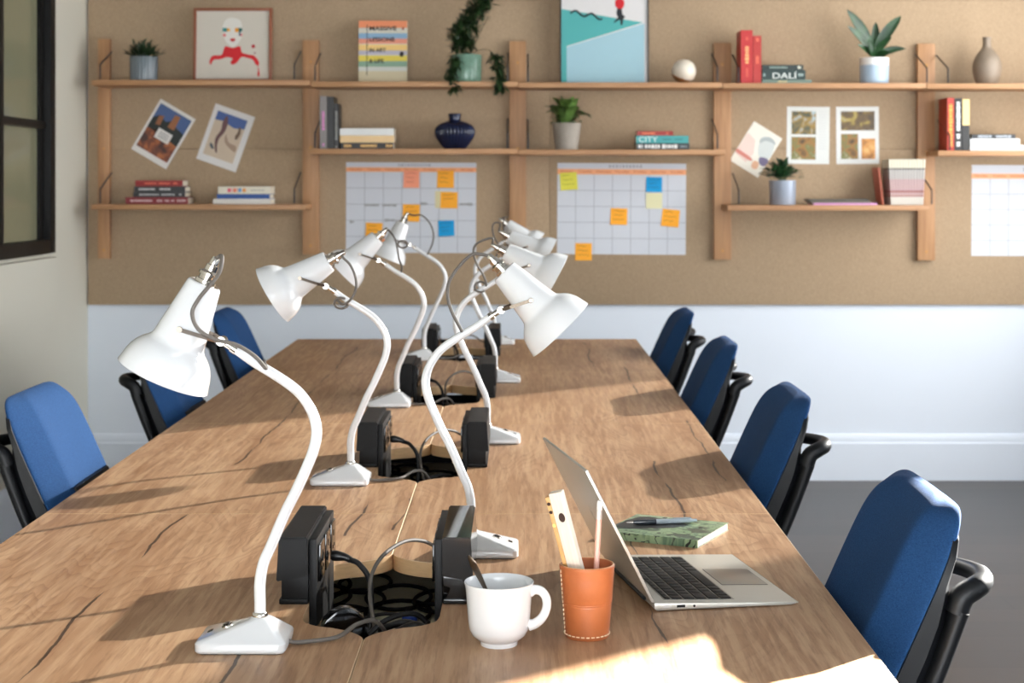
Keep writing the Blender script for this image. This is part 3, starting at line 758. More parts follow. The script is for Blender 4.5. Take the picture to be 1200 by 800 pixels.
# ------------------------------------------------------------------ leather cup with its contents
LEA = mat('tan_saddle_leather', (164, 92, 50), 0.42, var=0.16, scale=45, bump=0.12, bscale=260)
LEAI = mat('leather_inside', (168, 92, 52), 0.7, var=0.1, scale=60)
THR = mat('cream_thread', (232, 212, 182), 0.8)
LX, LY = .0945, 2.293
t = thing('pencil_cup', 'tan stitched leather pencil cup between the white mug and the laptop', 'pencil cup', (LX, LY, TT))
bm = NB()
out = [(.0300, 0), (.0308, .001), (.0312, .004), (.0345, .045), (.0346, .0462), (.0343, .047), (.0345, .0478), (.0352, .0488), (.0353, .0496), (.0350, .0503), (.0354, .051), (.0375, .082), (.0385, .0955), (.0388, .0965), (.0388, .1005), (.0378, .1016)]
lathe(bm, [(0, .001)] + out + [(.0362, .1016), (.0352, .1), (.0285, .006), (0, .006)], 48)
for f in bm.faces:
    c = f.calc_center_median()
    if c.z > .0061 and math.hypot(c.x, c.y) < .0283 + (c.z / .1) * .0068 or (abs(c.z - .006) < 1e-4 and math.hypot(c.x, c.y) < .028): f.material_index = 1
part('body', bm, [LEA, LEAI], t, 35)
bm = NB(); lathe(bm, [(.0362, .1012), (.0362, .1018), (.037, .1021), (.0378, .1018), (.0378, .1012)], 48, closed=True); part('raw_rim', bm, mat('raw_leather_edge', (214, 172, 128), .7), t, 40)
bm = NB()
for k in range(28):
    a = 2 * math.pi * k / 28; r = .0319
    tube(bm, [(r * math.cos(a + q) * 1.0, r * math.sin(a + q), .0055) for q in (-.07, 0, .07)], .0008, 6, 2)
for k in range(15):
    z = .009 + k * .006; r = .0315 + (z / .1) * .0072 + .0003; a = R(196)
    tube(bm, [(r * math.cos(a), r * math.sin(a), z - .0018), (r * math.cos(a), r * math.sin(a), z + .0018)], .0008, 6, 1)
part('stitching', bm, THR, t, 60)
# pencil
def stick_frame(bot, top):
    b, tp = Vector(bot), Vector(top); z = (tp - b).normalized(); return b, (tp - b).length, z
px_top = Vector((X(703, 2.30), 2.302, Z(586, 2.30))); px_bot = Vector((LX + .009, 2.297, TT + .0075))
q = (px_top - px_bot).to_track_quat('Z', 'Y'); Lp = (px_top - px_bot).length
t = thing('pencil', 'pale pink pencil with white eraser end up in the leather cup', 'pencil', px_bot, rot=q.to_euler())
bm = NB(); lathe(bm, [(0, 0), (.0012, .001), (.0037, .016), (.0039, Lp - .027)], 6); part('shaft', bm, mat('pale_pink_lacquer', (232, 178, 160), .35), t, 20)
bm = NB(); lathe(bm, [(0, Lp - .0268), (.0041, Lp - .0268), (.0041, Lp - .014), (.0038, Lp - .0135), (0, Lp - .0135)], 16); part('ferrule', bm, mat('pale_ferrule', (214, 206, 200), .3, .3), t, 30)
bm = NB(); lathe(bm, [(0, Lp - .0133), (.0040, Lp - .0133), (.0041, Lp - .004), (.0034, Lp - .001), (.0015, Lp), (0, Lp)], 16); part('eraser', bm, mat('white_eraser', (238, 234, 230), .7), t, 40)
# wooden stick with holes
b = Vector((LX + .004, 2.292, TT + .0072)); tp = Vector((X(648.5, 2.284), 2.284, Z(577, 2.284))); z = (tp - b).normalized()
xx = Vector((1, -.28, 0)); xx = (xx - z * xx.dot(z)).normalized(); yy = z.cross(xx)
Mw = Matrix((xx, yy, z)).transposed().to_4x4(); Mw.translation = b
Lw = (tp - b).length
t = thing('wooden_rule', 'pale wooden rule with dark round holes leaning in the leather cup', 'wooden rule'); t.matrix_world = Mw
bm = NB(); box(bm, -.0065, .0125, -.004, .011, 0, Lw, bev=.0012); part('stock', bm, mat('pale_birch', (232, 220, 202), .5, var=.25, scale=1, stretch=(300, 300, 14)), t, 30)
bm = NB(); box(bm, -.0128, -.0068, -.0035, .011, .0, Lw - .004, bev=.001); side = part('side_strip', bm, mat('golden_maple', (190, 146, 88), .4, var=.45, scale=1, stretch=(300, 200, 60)), t, 30)
def disc(parent, name, c, r, n, m, ov=1.0, h=.0006):
    bm = NB(); lathe(bm, [(0, 0), (r, 0), (r * .9, h), (0, h)], 18); xf(bm, Matrix.Diagonal((1, ov, 1, 1)))
    M_ = Matrix.Translation(c) @ Vector(n).to_track_quat('Z', 'Y').to_matrix().to_4x4(); xf(bm, M_); return part(name, bm, m, parent, 30)
HOLE = mat('dark_hole', (48, 28, 18), .8)
disc(t, 'hole', (.004, -.0041, Lw - .036), .0046, (0, -1, 0), HOLE, 1.5)
disc(t, 'hole', (.0095, -.0041, .085), .0022, (0, -1, 0), HOLE, 2.6)
for k, zz in enumerate((.014, .026)): disc(side, 'hole', (-.0098, -.0036, Lw - zz), .0026, (0, -1, 0), HOLE)
disc(side, 'rivet', (-.0098, -.0036, Lw - .045), .0028, (0, -1, 0), mat('brass_rivet', (236, 204, 128), .3, .3), h=.0012)

# ------------------------------------------------------------------ laptop
ALU = mat('silver_aluminium', (206, 203, 194), 0.4, 0.7)
KEY = mat('black_key', (10, 10, 11), 0.5, spec=0.2)
t = thing('laptop', 'silver laptop standing open with its lid towards the leather cup', 'laptop', (.2, 2.421, TT), R(10.4))
DL, WL = .224, .325; sla = math.atan2(.0085, DL)
bm = NB(); prism(bm, [(.004, .0015), (DL - .012, .0015), (DL, .0035), (DL, .0045), (.0, .0128), (.0, .004)], 0, WL, 'y', bev=.0011); part('base', bm, ALU, t, 40)
bm = NB()
for x in (.02, DL - .03):
    for y in (.02, WL - .02): lathe(bm, [(0, 0), (.007, 0), (.006, .0016), (0, .0016)], 14, x, y, 0)
part('rubber_foot', bm, BLACKC, t, 30)
TOP = Matrix.Translation((0, 0, .0131)) @ Matrix.Rotation(sla, 4, 'Y')
bm = NB(); box(bm, .020, .130, .020, WL - .020, -.0005, .0000); xf(bm, TOP); kb = part('keyboard', bm, mat('keyboard_well', (150, 147, 140), .4, .8), t, None)
rows = [(.0225, .0075, 14, None), (.0335, .0155, 14, None), (.0525, .0155, 14, 'r'), (.0715, .0155, 13, 'l'), (.0905, .0155, 12, 'b'), (.1095, .0165, 0, 'space')]
def key(x0, x1, y0, y1):
    bm = NB(); box(bm, x0, x1, y0, y1, .0002, .0014, bev=.0004); xf(bm, TOP); part('key', bm, KEY, kb, 30)
Y0, Y1 = .0225, WL - .0225; gp = .0026
for x0, dx, n, kind in rows:
    if n:
        wds = [1.0] * n
        if kind == 'r': wds[0] = 1.5
        if kind == 'l': wds[0] = 1.8; wds[-1] = 1.8
        if kind == 'b': wds[0] = 2.3; wds[-1] = 2.3
        if kind is None and dx > .01: wds[-1] = 1.5
    else: wds = [1, 1, 1, 1.25, 5.4, 1.25, 1, 1, 1, 1]
    tot = sum(wds); y = Y0; u = (Y1 - Y0) / tot
    for w in wds:
        key(x0, x0 + dx, y + gp / 2, y + u * w - gp / 2); y += u * w
bm = NB(); box(bm, .139, .213, .110, .215, 0, .0004, bev=.0002); xf(bm, TOP); part('trackpad', bm, mat('trackpad_aluminium', (176, 173, 165), .28, .8), t, 30)
bm = NB()
for a, b_, c, d_ in ((.1385, .139, .1095, .2155), (.213, .2135, .1095, .2155), (.139, .213, .1095, .11), (.139, .213, .215, .2155)): box(bm, a, b_, c, d_, 0, .0003)
xf(bm, TOP); part('trackpad_gap', bm, KEY, t, None)
bm = NB(); box(bm, .012, .026, -.0006, 0, .0052, .0092, bev=.0003); part('charging_port', bm, mat('port_grey', (214, 212, 208), .4, .5), t, None)
bm = NB(); box(bm, .034, .047, -.0006, 0, .0050, .0088, bev=.0003); part('usb_port', bm, KEY, t, None)
bm = NB(); lathe(bm, [(0, 0), (.0019, 0), (.0019, .0006), (0, .0006)], 14); xf(bm, Matrix.Translation((.061, 0, .0064)) @ Matrix.Rotation(R(90), 4, 'X')); part('audio_jack', bm, KEY, t, None)
tilt = R(63)
HX = Matrix.Translation((-.0008, 0, .0128)) @ Matrix.Rotation(-(math.pi - tilt), 4, 'Y')   # +x runs up the lid, +z to the screen side after the turn
def lidM(bm): xf(bm, HX)
bm = NB(); box(bm, .002, .2245, 0, WL, -.0016, .0030, bev=.0012); lidM(bm); lid = part('lid', bm, ALU, t, 40)
bm = NB(); box(bm, .006, .2205, .004, WL - .004, -.0023, -.0017); lidM(bm); scr = part('screen', bm, BLACKG, lid, None)
bm = NB(); tube(bm, [(-.002, .05, .0095), (-.002, WL - .05, .0095)], .0042, 10, 1); part('hinge', bm, KEY, t, 40)
# fruit-shaped emblem on the lid
apple = [(0, .010), (.004, .0118), (.0085, .0112), (.0125, .0085), (.0098, .0055), (.0088, .0015), (.0100, -.003), (.0135, -.0055), (.0115, -.0105), (.0078, -.015), (.0045, -.0158), (0, -.0145), (-.0045, -.0158), (-.0085, -.0145), (-.0125, -.0085), (-.0145, -.001), (-.0132, .0065), (-.0095, .0108), (-.005, .0118)]
leaf = [(.0002, .0128), (.0012, .0175), (.0055, .021), (.0058, .0165), (.0035, .0135)]
bm = NB()
for poly in ([(p[0], p[1]) for p in catmull([(a, b_, 0) for a, b_ in apple], 3, True)], [(p[0], p[1]) for p in catmull([(a, b_, 0) for a, b_ in leaf], 3, True)]):
    prism(bm, [(.112 + v * 1.05, WL / 2 - u * 1.05) for u, v in poly], .0031, .0034, 'z')
lidM(bm); part('emblem', bm, mat('emblem_white', (240, 240, 236), .25), lid, None)

# ------------------------------------------------------------------ notebook and pen
m = bpy.data.materials.new('marbled_green_cover'); m.use_nodes = True
g = NG(m); nt = m.node_tree; bs = nt.nodes['Principled BSDF']
tc = nt.nodes.new('ShaderNodeTexCoord'); p = tc.outputs['Object']
a = g.noise(g.map(p, (22, 30, 10)), 1.0, 3, 0.5, 1.2); b2_ = g.noise(g.map(p, (14, 24, 10), (3, 5, 1)), 1.0, 2, .5, 2.5)
c0 = g.ramp(a, [(0.44, col(122, 146, 112)), (0.52, col(148, 168, 132)), (0.60, col(96, 120, 96))])
lines = g.math('LESS_THAN', g.math('ABSOLUTE', g.math('SUBTRACT', b2_, 0.5)), 0.012)
blob = g.math('GREATER_THAN', g.noise(g.map(p, (17, 30, 10), (9, 1, 0)), 1.0, 2, .5, .6), 0.57)
c1 = g.mix(g.math('MULTIPLY', blob, .85), c0, col(56, 62, 56)); c2 = g.mix(lines, c1, col(26, 30, 28))
nt.links.new(c2, bs.inputs['Base Color']); bs.inputs['Roughness'].default_value = .32
COVG = m
t = thing('notebook', 'green patterned notebook lying behind the laptop with a pen on it', 'notebook', (.310, 2.846, TT), R(-26))
bm = NB(); box(bm, -.180, 0, 0, .166, .0003, .0015); box(bm, -.180, 0, 0, .166, .0128, .0142, bev=.0004); box(bm, -.180, 0, 0, .0015, .0015, .0128); part('cover', bm, COVG, t, 30)
bm = NB(); box(bm, -.178, -.0012, .0016, .1645, .0016, .0127); part('pages', bm, mat('cream_page_block', (240, 230, 206), .85, var=.1, scale=1, stretch=(20, 20, 1500)), t, None)
bm = NB(); prism(bm, [(-.172, .045), (-.176, .10), (-.166, .142), (-.150, .152), (-.080, .134), (-.058, .112), (-.072, .080), (-.098, .062), (-.150, .040)], .0143, .0146, 'z'); part('printed_label', bm, mat('black_print', (34, 34, 34), .4), t, None)
bm = NB()
for (x, y, r) in ((-.082, .026, .004), (-.060, .018, .005), (-.12, .155, .005), (-.03, .10, .004)): lathe(bm, [(0, .0143), (r, .0143), (r, .0146), (0, .0146)], 16, x, y, 0)
part('printed_spot', bm, mat('black_print', (34, 34, 34), .4), t, None)
bm = NB()
for k in range(7): tube(bm, [(-.135 + .0062 * k, .090 + .004 * k, .0148), (-.1335 + .0062 * k, .0955 + .004 * k, .0148), (-.1315 + .0062 * k, .091 + .004 * k, .0148)], .0007, 5, 2)
part('cover_lettering', bm, mat('print_grey', (196, 196, 190), .5), t, None)
pa = Vector((X(734, 2.975), 2.972, TT + .0192)); pb = Vector((X(817, 2.985), 2.992, TT + .0192))
q = (pb - pa).to_track_quat('Z', 'Y'); Lp = (pb - pa).length
t = thing('ballpoint_pen', 'clear ballpoint pen lying on the green patterned notebook', 'pen', pa, rot=q.to_euler())
bm = NB(); lathe(bm, [(0, 0), (.0006, .0005), (.0011, .006), (.0018, .0125), (0, .0125)], 12); part('tip', bm, CHROME, t, 40)
bm = NB(); lathe(bm, [(0, .0126), (.0028, .0126), (.0044, .02), (.0046, .055), (0, .055)], 14); part('grip', bm, mat('dark_clear_grip', (52, 58, 66), .15, coat=.5), t, 40)
bm = NB(); lathe(bm, [(0, .0552), (.0045, .0552), (.0045, Lp - .012), (.003, Lp - .008), (.0028, Lp), (0, Lp)], 14); part('barrel', bm, mat('clear_barrel', (176, 188, 196), .1, coat=.5), t, 40)
bm = NB(); box(bm, -.0012, .0012, .0047, .006, Lp - .045, Lp - .011); box(bm, -.0012, .0012, .004, .006, Lp - .014, Lp - .011); part('clip', bm, mat('clear_barrel', (176, 188, 196), .1), t, None)

# ------------------------------------------------------------------ wall shelves
YSF, YSB = 7.325, 7.5435           # shelf front and back
YU0, YU1 = 7.545, 7.579            # uprights
ulab = ['oak shelf upright nearest the corner with the black-framed window', 'oak shelf upright between the framed face print and the striped book', 'oak shelf upright between the trailing plant and the turquoise poster',
        'oak shelf upright between the white ball and the red books', 'oak shelf upright between the broad-leaved plant and the taupe vase', 'oak shelf upright at the far end of the shelf with the taupe vase']
UPX = [(114.5, 128.5), (354.5, 373.5), (597, 616.5), (836.5, 857), (1075.5, 1096), (1313, 1333)]
UPZ = [(45.5, 303), (47, 298), (48, 300), (50, 304), (51, 305), (52, 306)]
for (a, b_), (c, d_), lb in zip(UPX, UPZ, ulab):
    x0, x1 = X(a, YU0), X(b_, YU0)
    t = thing('shelf_upright', lb, 'shelf upright', ((x0 + x1) / 2, YU1, Z(d_, YU0)), 0, 'oak shelf uprights')
    h = Z(c, YU0) - Z(d_, YU0); w = (x1 - x0) / 2
    bm = NB(); box(bm, -w, w, YU0 - YU1, 0, 0, h, bev=.003); part('post', bm, OAKZ, t, 30)
    bm = NB()
    for zz in (.035, .30, .55, h - .1):
        lathe(bm, [(0, 0), (.006, 0), (.005, .0012), (0, .0015)], 12, 0, 0, 0, closed=False)
        vs = bm.verts[:] if False else None
    bm.free()
    for zz in (.04, h * .5, h - .10):
        bm = NB(); lathe(bm, [(0, 0), (.006, 0), (.005, .0012), (0, .0015)], 12); xf(bm, Matrix.Translation((0, YU0 - YU1 - .0002, zz)) @ Matrix.Rotation(R(90), 4, 'X')); part('screw_cap', bm, mat('brass_screw', (190, 140, 80), .35, .7), t, 40)
WIRE = mat('black_wire', (28, 24, 22), 0.45)
def shelf(label, px0, px1, py, brk):
    x0, x1 = X(px0, YSF), X(px1, YSF); zt = Z(py, YSF)
    t = thing('wall_shelf', label, 'shelf', ((x0 + x1) / 2, YSB, zt), 0, 'oak shelves on the pinboard')
    bm = NB(); w = (x1 - x0) / 2; box(bm, -w, w, YSF - YSB, 0, -.024, 0, bev=.003); part('board', bm, OAKX, t, 30)
    for bx in brk:
        xb_ = X(bx, 7.54) - (x0 + x1) / 2
        bm = NB(); tube(bm, [(xb_, -.0045, .142), (xb_, -.012, .138), (xb_, -.19, .074), (xb_, -.203, .064), (xb_, -.205, .05), (xb_, -.205, .0042)], .0038, 8, 3); part('wire_bracket', bm, WIRE, t, 60)
    return zt
zA1 = shelf('oak shelf carrying the ribbed blue pot plant and the framed face print', 107, 363.6, 93.6, (130.5, 352))
zA2 = shelf('oak shelf carrying the striped book and the trailing plant', 364.4, 606.6, 95.4, (375.5, 595))
zA3 = shelf('oak shelf carrying the turquoise poster and the white ball', 607.4, 846.6, 96.4, (618.5, 834.5))
zA4 = shelf('oak shelf carrying the red books and the broad-leaved plant', 847.4, 1085.6, 97.2, (858.5, 1073.5))
zA5 = shelf('oak shelf carrying the taupe bottle vase', 1086.4, 1333, 97.8, (1097.6, 1311))
zB2 = shelf('oak shelf carrying the dark blue ribbed vase', 360, 606.6, 174.2, (375.5, 595))
zB3 = shelf('oak shelf carrying the speckled pot plant and the teal book', 607.4, 850, 175.2, (618.5, 834.5))
zB5 = shelf('oak shelf carrying the row of books beneath the taupe vase', 1099.5, 1333, 176.4, (1099.5, 1311))
zC1 = shelf('oak shelf carrying the red and blue book stacks under the tilted photos', 107, 358, 239.4, (130.5, 352))
zC4 = shelf('oak shelf carrying the small grey pot plant and pink magazines', 852.5, 1089, 240.4, (859, 1079))

# ------------------------------------------------------------------ books
def spine_text(t, s, rgb, cx, y, cz, w, h, vert=False):
    m = mat('ink_%d_%d_%d' % rgb, rgb, .5)
    rot = (R(90), 0, 0) if not vert else (R(90), R(90), 0)
    text(s, h, m, t, (cx, y - .0006, cz), rot, 'spine_lettering', width=w, bold=.0, height=h)
def dashes(t, rgb, segs, y, cz, h, vert=False, name='spine_lettering'):
    """illegible lettering kept as short strokes: segs [(u0,u1)] along the spine in metres"""
    bm = NB(); rnd = random.Random(int(abs(cz) * 1e5) + len(segs))
    for a, b_ in segs:
        u = a
        while u < b_:
            w = rnd.uniform(.35, .8) * h
            hh = h * rnd.uniform(.7, 1)
            if vert: box(bm, cz - hh / 2, cz + hh / 2, y - .0006, y - .0001, u, min(u + w, b_))
            else: box(bm, u, min(u + w, b_), y - .0006, y - .0001, cz - hh / 2, cz + hh / 2)
            u += w + .18 * h
    part(name, bm, mat('ink_%d_%d_%d' % rgb, rgb, .5), t, None)
def book(label, group, x0, x1, z0, z1, y0, depth, rgb, lying=True, hard=True, rz=0.0):
    """spine towards the camera (-y). origin at base centre front"""
    cx = (x0 + x1) / 2; w = (x1 - x0) / 2; h = z1 - z0
    t = thing('book', label, 'book', (cx, y0, z0), rz, group)
    m = mat('cover_%d_%d_%d' % rgb, rgb, .45, var=.06, scale=30)
    c = .0022; e = .003 if hard else 0.0005
    bm = NB()
    if lying:
        box(bm, -w, w, 0, depth, 0, c, bev=.0006); box(bm, -w, w, 0, depth, h - c, h, bev=.0006); box(bm, -w, w, 0, c, c, h - c)
    else:
        box(bm, -w, -w + c, 0, depth, 0, h, bev=.0006); box(bm, w - c, w, 0, depth, 0, h, bev=.0006); box(bm, -w + c, w - c, 0, c, 0, h)
    part('cover', bm, m, t, 30)
    bm = NB()
    if lying: box(bm, -w + e, w - e, c + .0002, depth - e, c + .0002, h - c - .0002)
    else: box(bm, -w + c + .0002, w - c - .0002, c + .0002, depth - e, e, h - e)
    part('pages', bm, PAGES, t, None)
    return t, w, h
YF_ = 7.37; PS = YF_ / F
def lying_stack(zt, rows):
    z = zt + .0004; out = []
    for (label, grp, a, b_, hpx, rgb, dep) in rows:       # bottom first
        h = hpx * PS
        out.append(book(label, grp, X(a, YF_), X(b_, YF_), z, z + h, YF_, dep, rgb)); z += h + .0004
    return out
G1 = 'book stack beneath the tilted photos'
s = lying_stack(zC1, [('dark red book at the bottom of the red and black stack', G1, 147, 220.5, 8.2, (120, 24, 30), .145),
                      ('black book resting on the bottom red book', G1, 156, 217, 5.8, (34, 34, 36), .135),
                      ('black book just under the top red book', G1, 157, 217, 6.6, (38, 38, 40), .135),
                      ('slim red book on top of the red and black stack', G1, 158.5, 214, 7.0, (138, 26, 26), .13)])
dashes(s[0][0], (208, 176, 176), [(-.12, -.02), (0, .025), (.035, .055), (.065, .08), (.09, .13)], 0, s[0][2] / 2, .010)
dashes(s[1][0], (190, 190, 190), [(-.09, .0), (.01, .07), (.09, .1)], 0, s[1][2] / 2, .008)
dashes(s[2][0], (214, 214, 212), [(-.095, -.02), (0, .05)], 0, s[2][2] / 2, .009)
dashes(s[3][0], (226, 110, 84), [(-.065, -.01), (.0, .05), (.065, .085)], 0, s[3][2] / 2, .010)
s = lying_stack(zC1, [('white book at the bottom of the white and blue stack', G1, 249.5, 317, 6.2, (222, 220, 214), .15),
                      ('blue book in the middle of the white and blue stack', G1, 254, 316, 5.6, (28, 74, 140), .145),
                      ('cream book with coloured lettering on top of the white and blue stack', G1, 255.5, 317, 8.6, (228, 222, 204), .15)])
for seg, rgb in (((-.075, -.055), (226, 80, 110)), ((-.05, -.03), (232, 120, 90)), ((-.027, -.012), (90, 150, 200)), ((-.008, .01), (230, 150, 60))): dashes(s[2][0], rgb, [seg], 0, s[2][2] / 2, .018)
dashes(s[2][0], (170, 168, 160), [(.03, .09)], 0, s[2][2] / 2, .006)
G2 = 'books by the dark blue vase'
s = lying_stack(zB2, [('black book with gold lettering under the cream books', G2, 399.5, 461, 7.2, (26, 22, 20), .14),
                      ('tan-cream book in the stack left of the dark blue vase', G2, 398.5, 462, 8.4, (222, 190, 140), .14),
                      ('white book on top of the stack left of the dark blue vase', G2, 398, 461.5, 8.2, (226, 228, 226), .14)])
dashes(s[0][0], (236, 186, 110), [(-.105, -.07), (-.03, .045), (.085, .115)], 0, s[0][2] / 2, .013)
def standing(label, grp, a, b_, hpx, zt, rgb, dep, y0=YF_):
    return book(label, grp, X(a, y0), X(b_, y0), zt + .0004, zt + .0004 + hpx * y0 / F, y0, dep, rgb, lying=False)
b = standing('grey book with pink lettering standing against the second upright', G2, 374.5, 383.2, 62, zB2, (122, 116, 114), .14); dashes(b[0], (218, 120, 190), [(.085, .17), (.012, .025)], 0, 0, .011, True)
b = standing('tall black book standing beside the grey pink-lettered book', G2, 383.6, 391.3, 61, zB2, (22, 22, 23), .14)
b = standing('shorter black book with faint white lettering, standing before the cream stack', G2, 391.7, 396.6, 53, zB2, (32, 32, 33), .125); dashes(b[0], (150, 150, 146), [(.04, .17), (.006, .014)], 0, 0, .009, True)
G3 = 'book stack beside the speckled pot'
s = lying_stack(zB3, [('black book with white lettering at the bottom of the teal stack', G3, 746, 808, 7.6, (28, 38, 42), .14),
                      ('teal book lettered CITY', G3, 745.5, 807, 8.8, (52, 148, 148), .14),
                      ('slim dark red book on top of the teal book', G3, 746.5, 789, 5.2, (150, 38, 30), .12)])
dashes(s[0][0], (232, 232, 230), [(-.112, -.092), (-.082, -.012), (-.004, .068)], 0, s[0][2] / 2, .019); dashes(s[0][0], (130, 140, 146), [(.078, .108)], 0, s[0][2] / 2, .010)
spine_text(s[1][0], 'CITY', (214, 232, 232), -.064, 0, s[1][2] / 2, .084, .024); dashes(s[1][0], (34, 104, 110), [(.0, .04), (.055, .09)], 0, s[1][2] / 2, .008)
dashes(s[2][0], (226, 120, 80), [(-.06, .0), (.05, .062)], 0, s[2][2] / 2, .010)
G4 = 'books by the broad-leaved plant'
b = standing('thick red book with gold lettering standing at the fourth upright', G4, 868.2, 882, 62.5, zA4, (178, 32, 32), .15); dashes(b[0], (236, 170, 110), [(.09, .17)], 0, .001, .018, True); dashes(b[0], (206, 90, 70), [(.03, .07), (.195, .21)], 0, .001, .012, True)
b = standing('thinner red book standing beside the thick red one', G4, 882.4, 892.2, 56, zA4, (170, 40, 34), .14); dashes(b[0], (222, 110, 80), [(.09, .125), (.19, .205)], 0, .001, .016, True)
s = lying_stack(zA4, [('thin sage book under the dark green book', G4, 893, 951.5, 4.4, (112, 132, 120), .14),
                      ('dark green book lettered DALÍ', G4, 893, 944, 11.2, (22, 48, 46), .14),
                      ('slim dark green book on top of the lettered dark green book', G4, 893.2, 941.5, 6.0, (24, 40, 38), .13)])
spine_text(s[1][0], 'DALÍ', (226, 232, 226), .004, 0, s[1][2] / 2, .108, .032); dashes(s[1][0], (150, 170, 164), [(-.092, -.084), (.066, .09)], 0, s[1][2] / 2, .014)
dashes(s[2][0], (130, 150, 140), [(-.06, .02)], 0, s[2][2] / 2, .009); dashes(s[2][0], (220, 220, 200), [(.068, .082)], 0, s[2][2] / 2, .014)
dashes(s[0][0], (206, 190, 140), [(-.04, .0)], 0, s[0][2] / 2, .008); 
G5 = 'books on the right-hand lower shelf'
b = standing('red book with orange spine standing at the end of the shelf under the taupe vase', G5, 1110, 1118.3, 62, zB5, (170, 44, 26), .15); dashes(b[0], (240, 160, 60), [(.02, .21)], 0, 0, .019, True)
b = standing('black book with white vertical lettering beside the orange-spined book', G5, 1118.8, 1127.4, 61.5, zB5, (22, 22, 24), .15); dashes(b[0], (236, 236, 234), [(.02, .04), (.055, .075), (.09, .22)], 0, 0, .017, True)
b = standing('cream and black book standing next to the white lying books', G5, 1127.9, 1136.2, 61, zB5, (30, 30, 30), .14)
bm = NB(); box(bm, -b[1] + .0003, b[1] - .0003, -.0007, -.0001, b[2] * .49, b[2] - .002); part('spine_label', bm, mat('cream_label', (240, 206, 140), .5), b[0], None)
s = lying_stack(zB5, [('white book at the bottom of the stack under the taupe vase', G5, 1137, 1200, 6.6, (216, 217, 219), .15),
                      ('white book in the middle of the stack under the taupe vase', G5, 1137, 1195, 7.4, (216, 217, 219), .15),
                      ('thin black book on top of the white books', G5, 1139, 1190, 5.0, (36, 38, 42), .14)])
dashes(s[2][0], (170, 178, 186), [(-.07, -.01), (.01, .08)], 0, s[2][2] / 2, .012)
# magazines lying on the lower shelf
G6 = 'magazines by the small grey pot'
s = lying_stack(zC4, [('lilac magazine lying on the shelf by the small grey pot', G6, 953, 1028, 2.3, (206, 150, 198), .15),
                      ('dark magazine second from the top by the small grey pot', G6, 951, 1021, 2.2, (92, 88, 74), .15),
                      ('dark mottled magazine on top of the pile by the small grey pot', G6, 948, 1018, 2.2, (70, 66, 58), .14)])
# banded booklets standing in a fan
m = bpy.data.materials.new('banded_booklet'); m.use_nodes = True
g = NG(m); nt = m.node_tree; tc = nt.nodes.new('ShaderNodeTexCoord'); sp = nt.nodes.new('ShaderNodeSeparateXYZ'); nt.links.new(tc.outputs['Object'], sp.inputs[0])
rp = nt.nodes.new('ShaderNodeValToRGB'); rp.color_ramp.interpolation = 'CONSTANT'
st = [(0, col(214, 212, 204)), (.175, col(170, 122, 118)), (.20, col(192, 162, 160)), (.27, col(160, 104, 100)), (.31, col(190, 162, 162)), (.56, col(184, 180, 176)), (.775, col(40, 34, 30)), (.80, col(222, 217, 198))]
e = rp.color_ramp.elements
while len(e) < len(st): e.new(.5)
for k, (p_, c_) in zip(e, st): k.position = p_; k.color = c_
nt.links.new(g.math('MULTIPLY', sp.outputs['Z'], 1 / .206), rp.inputs[0]); nt.links.new(rp.outputs[0], nt.nodes['Principled BSDF'].inputs['Base Color']); nt.nodes['Principled BSDF'].inputs['Roughness'].default_value = .6
BAND = m
bw = (1082.2 - 1044.2) / 13 * PS
bm = NB(); box(bm, -bw / 2 + .0013, bw / 2 - .0013, 0, .14, 0, .206, bev=.0008); BKM = to_mesh('booklet', bm, BAND, 30)
for k in range(13):
    o = link('booklet', BKM, None, (X(1044.2, YF_) + bw * (k + .5), YF_, zC4 + .0012), (0, R(-3.0 + 6.0 * k / 12), 0))
    tag(o, 'cream booklet with pink and black bands in the upright row at the last upright', 'booklet', 'banded booklets on the lower shelf')
bm = NB(); box(bm, -.004, .004, 0, .13, 0, .17, bev=.001); o = part('folder', bm, mat('terracotta_card', (186, 104, 84), .7), None, 30, (X(1037, YF_), YF_ + .03, zC4 + .0012), (0, R(-7), 0)); tag(o, 'terracotta card folder leaning against the banded booklets', 'folder')
# ------------------------------------------------------------------ flat things on the board and shelves
def flat(parent, name, poly, u0, w, v0, h, y, rgb, th=.0003, rough=.7, rad=None):
    """poly in 0..1 picture coordinates (v down), laid on the sheet at y"""
    bm = NB(); prism(bm, [(u0 + u * w, v0 - v * h) for u, v in poly], y - th, y, 'y')
    return part(name, bm, mat('ink_%d_%d_%d' % rgb, rgb, rough), parent, None)
def rectp(a, b, c, d): return [(a, b), (c, b), (c, d), (a, d)]
def ell(cx, cy, rx, ry, n=18, a0=0, a1=360): return [(cx + rx * math.cos(R(a0 + (a1 - a0) * k / n)), cy + ry * math.sin(R(a0 + (a1 - a0) * k / n))) for k in range(n)]
def smoothp(pts, n=4): return [(p[0], p[1]) for p in catmull([(a, b, 0) for a, b in pts], n, True)]
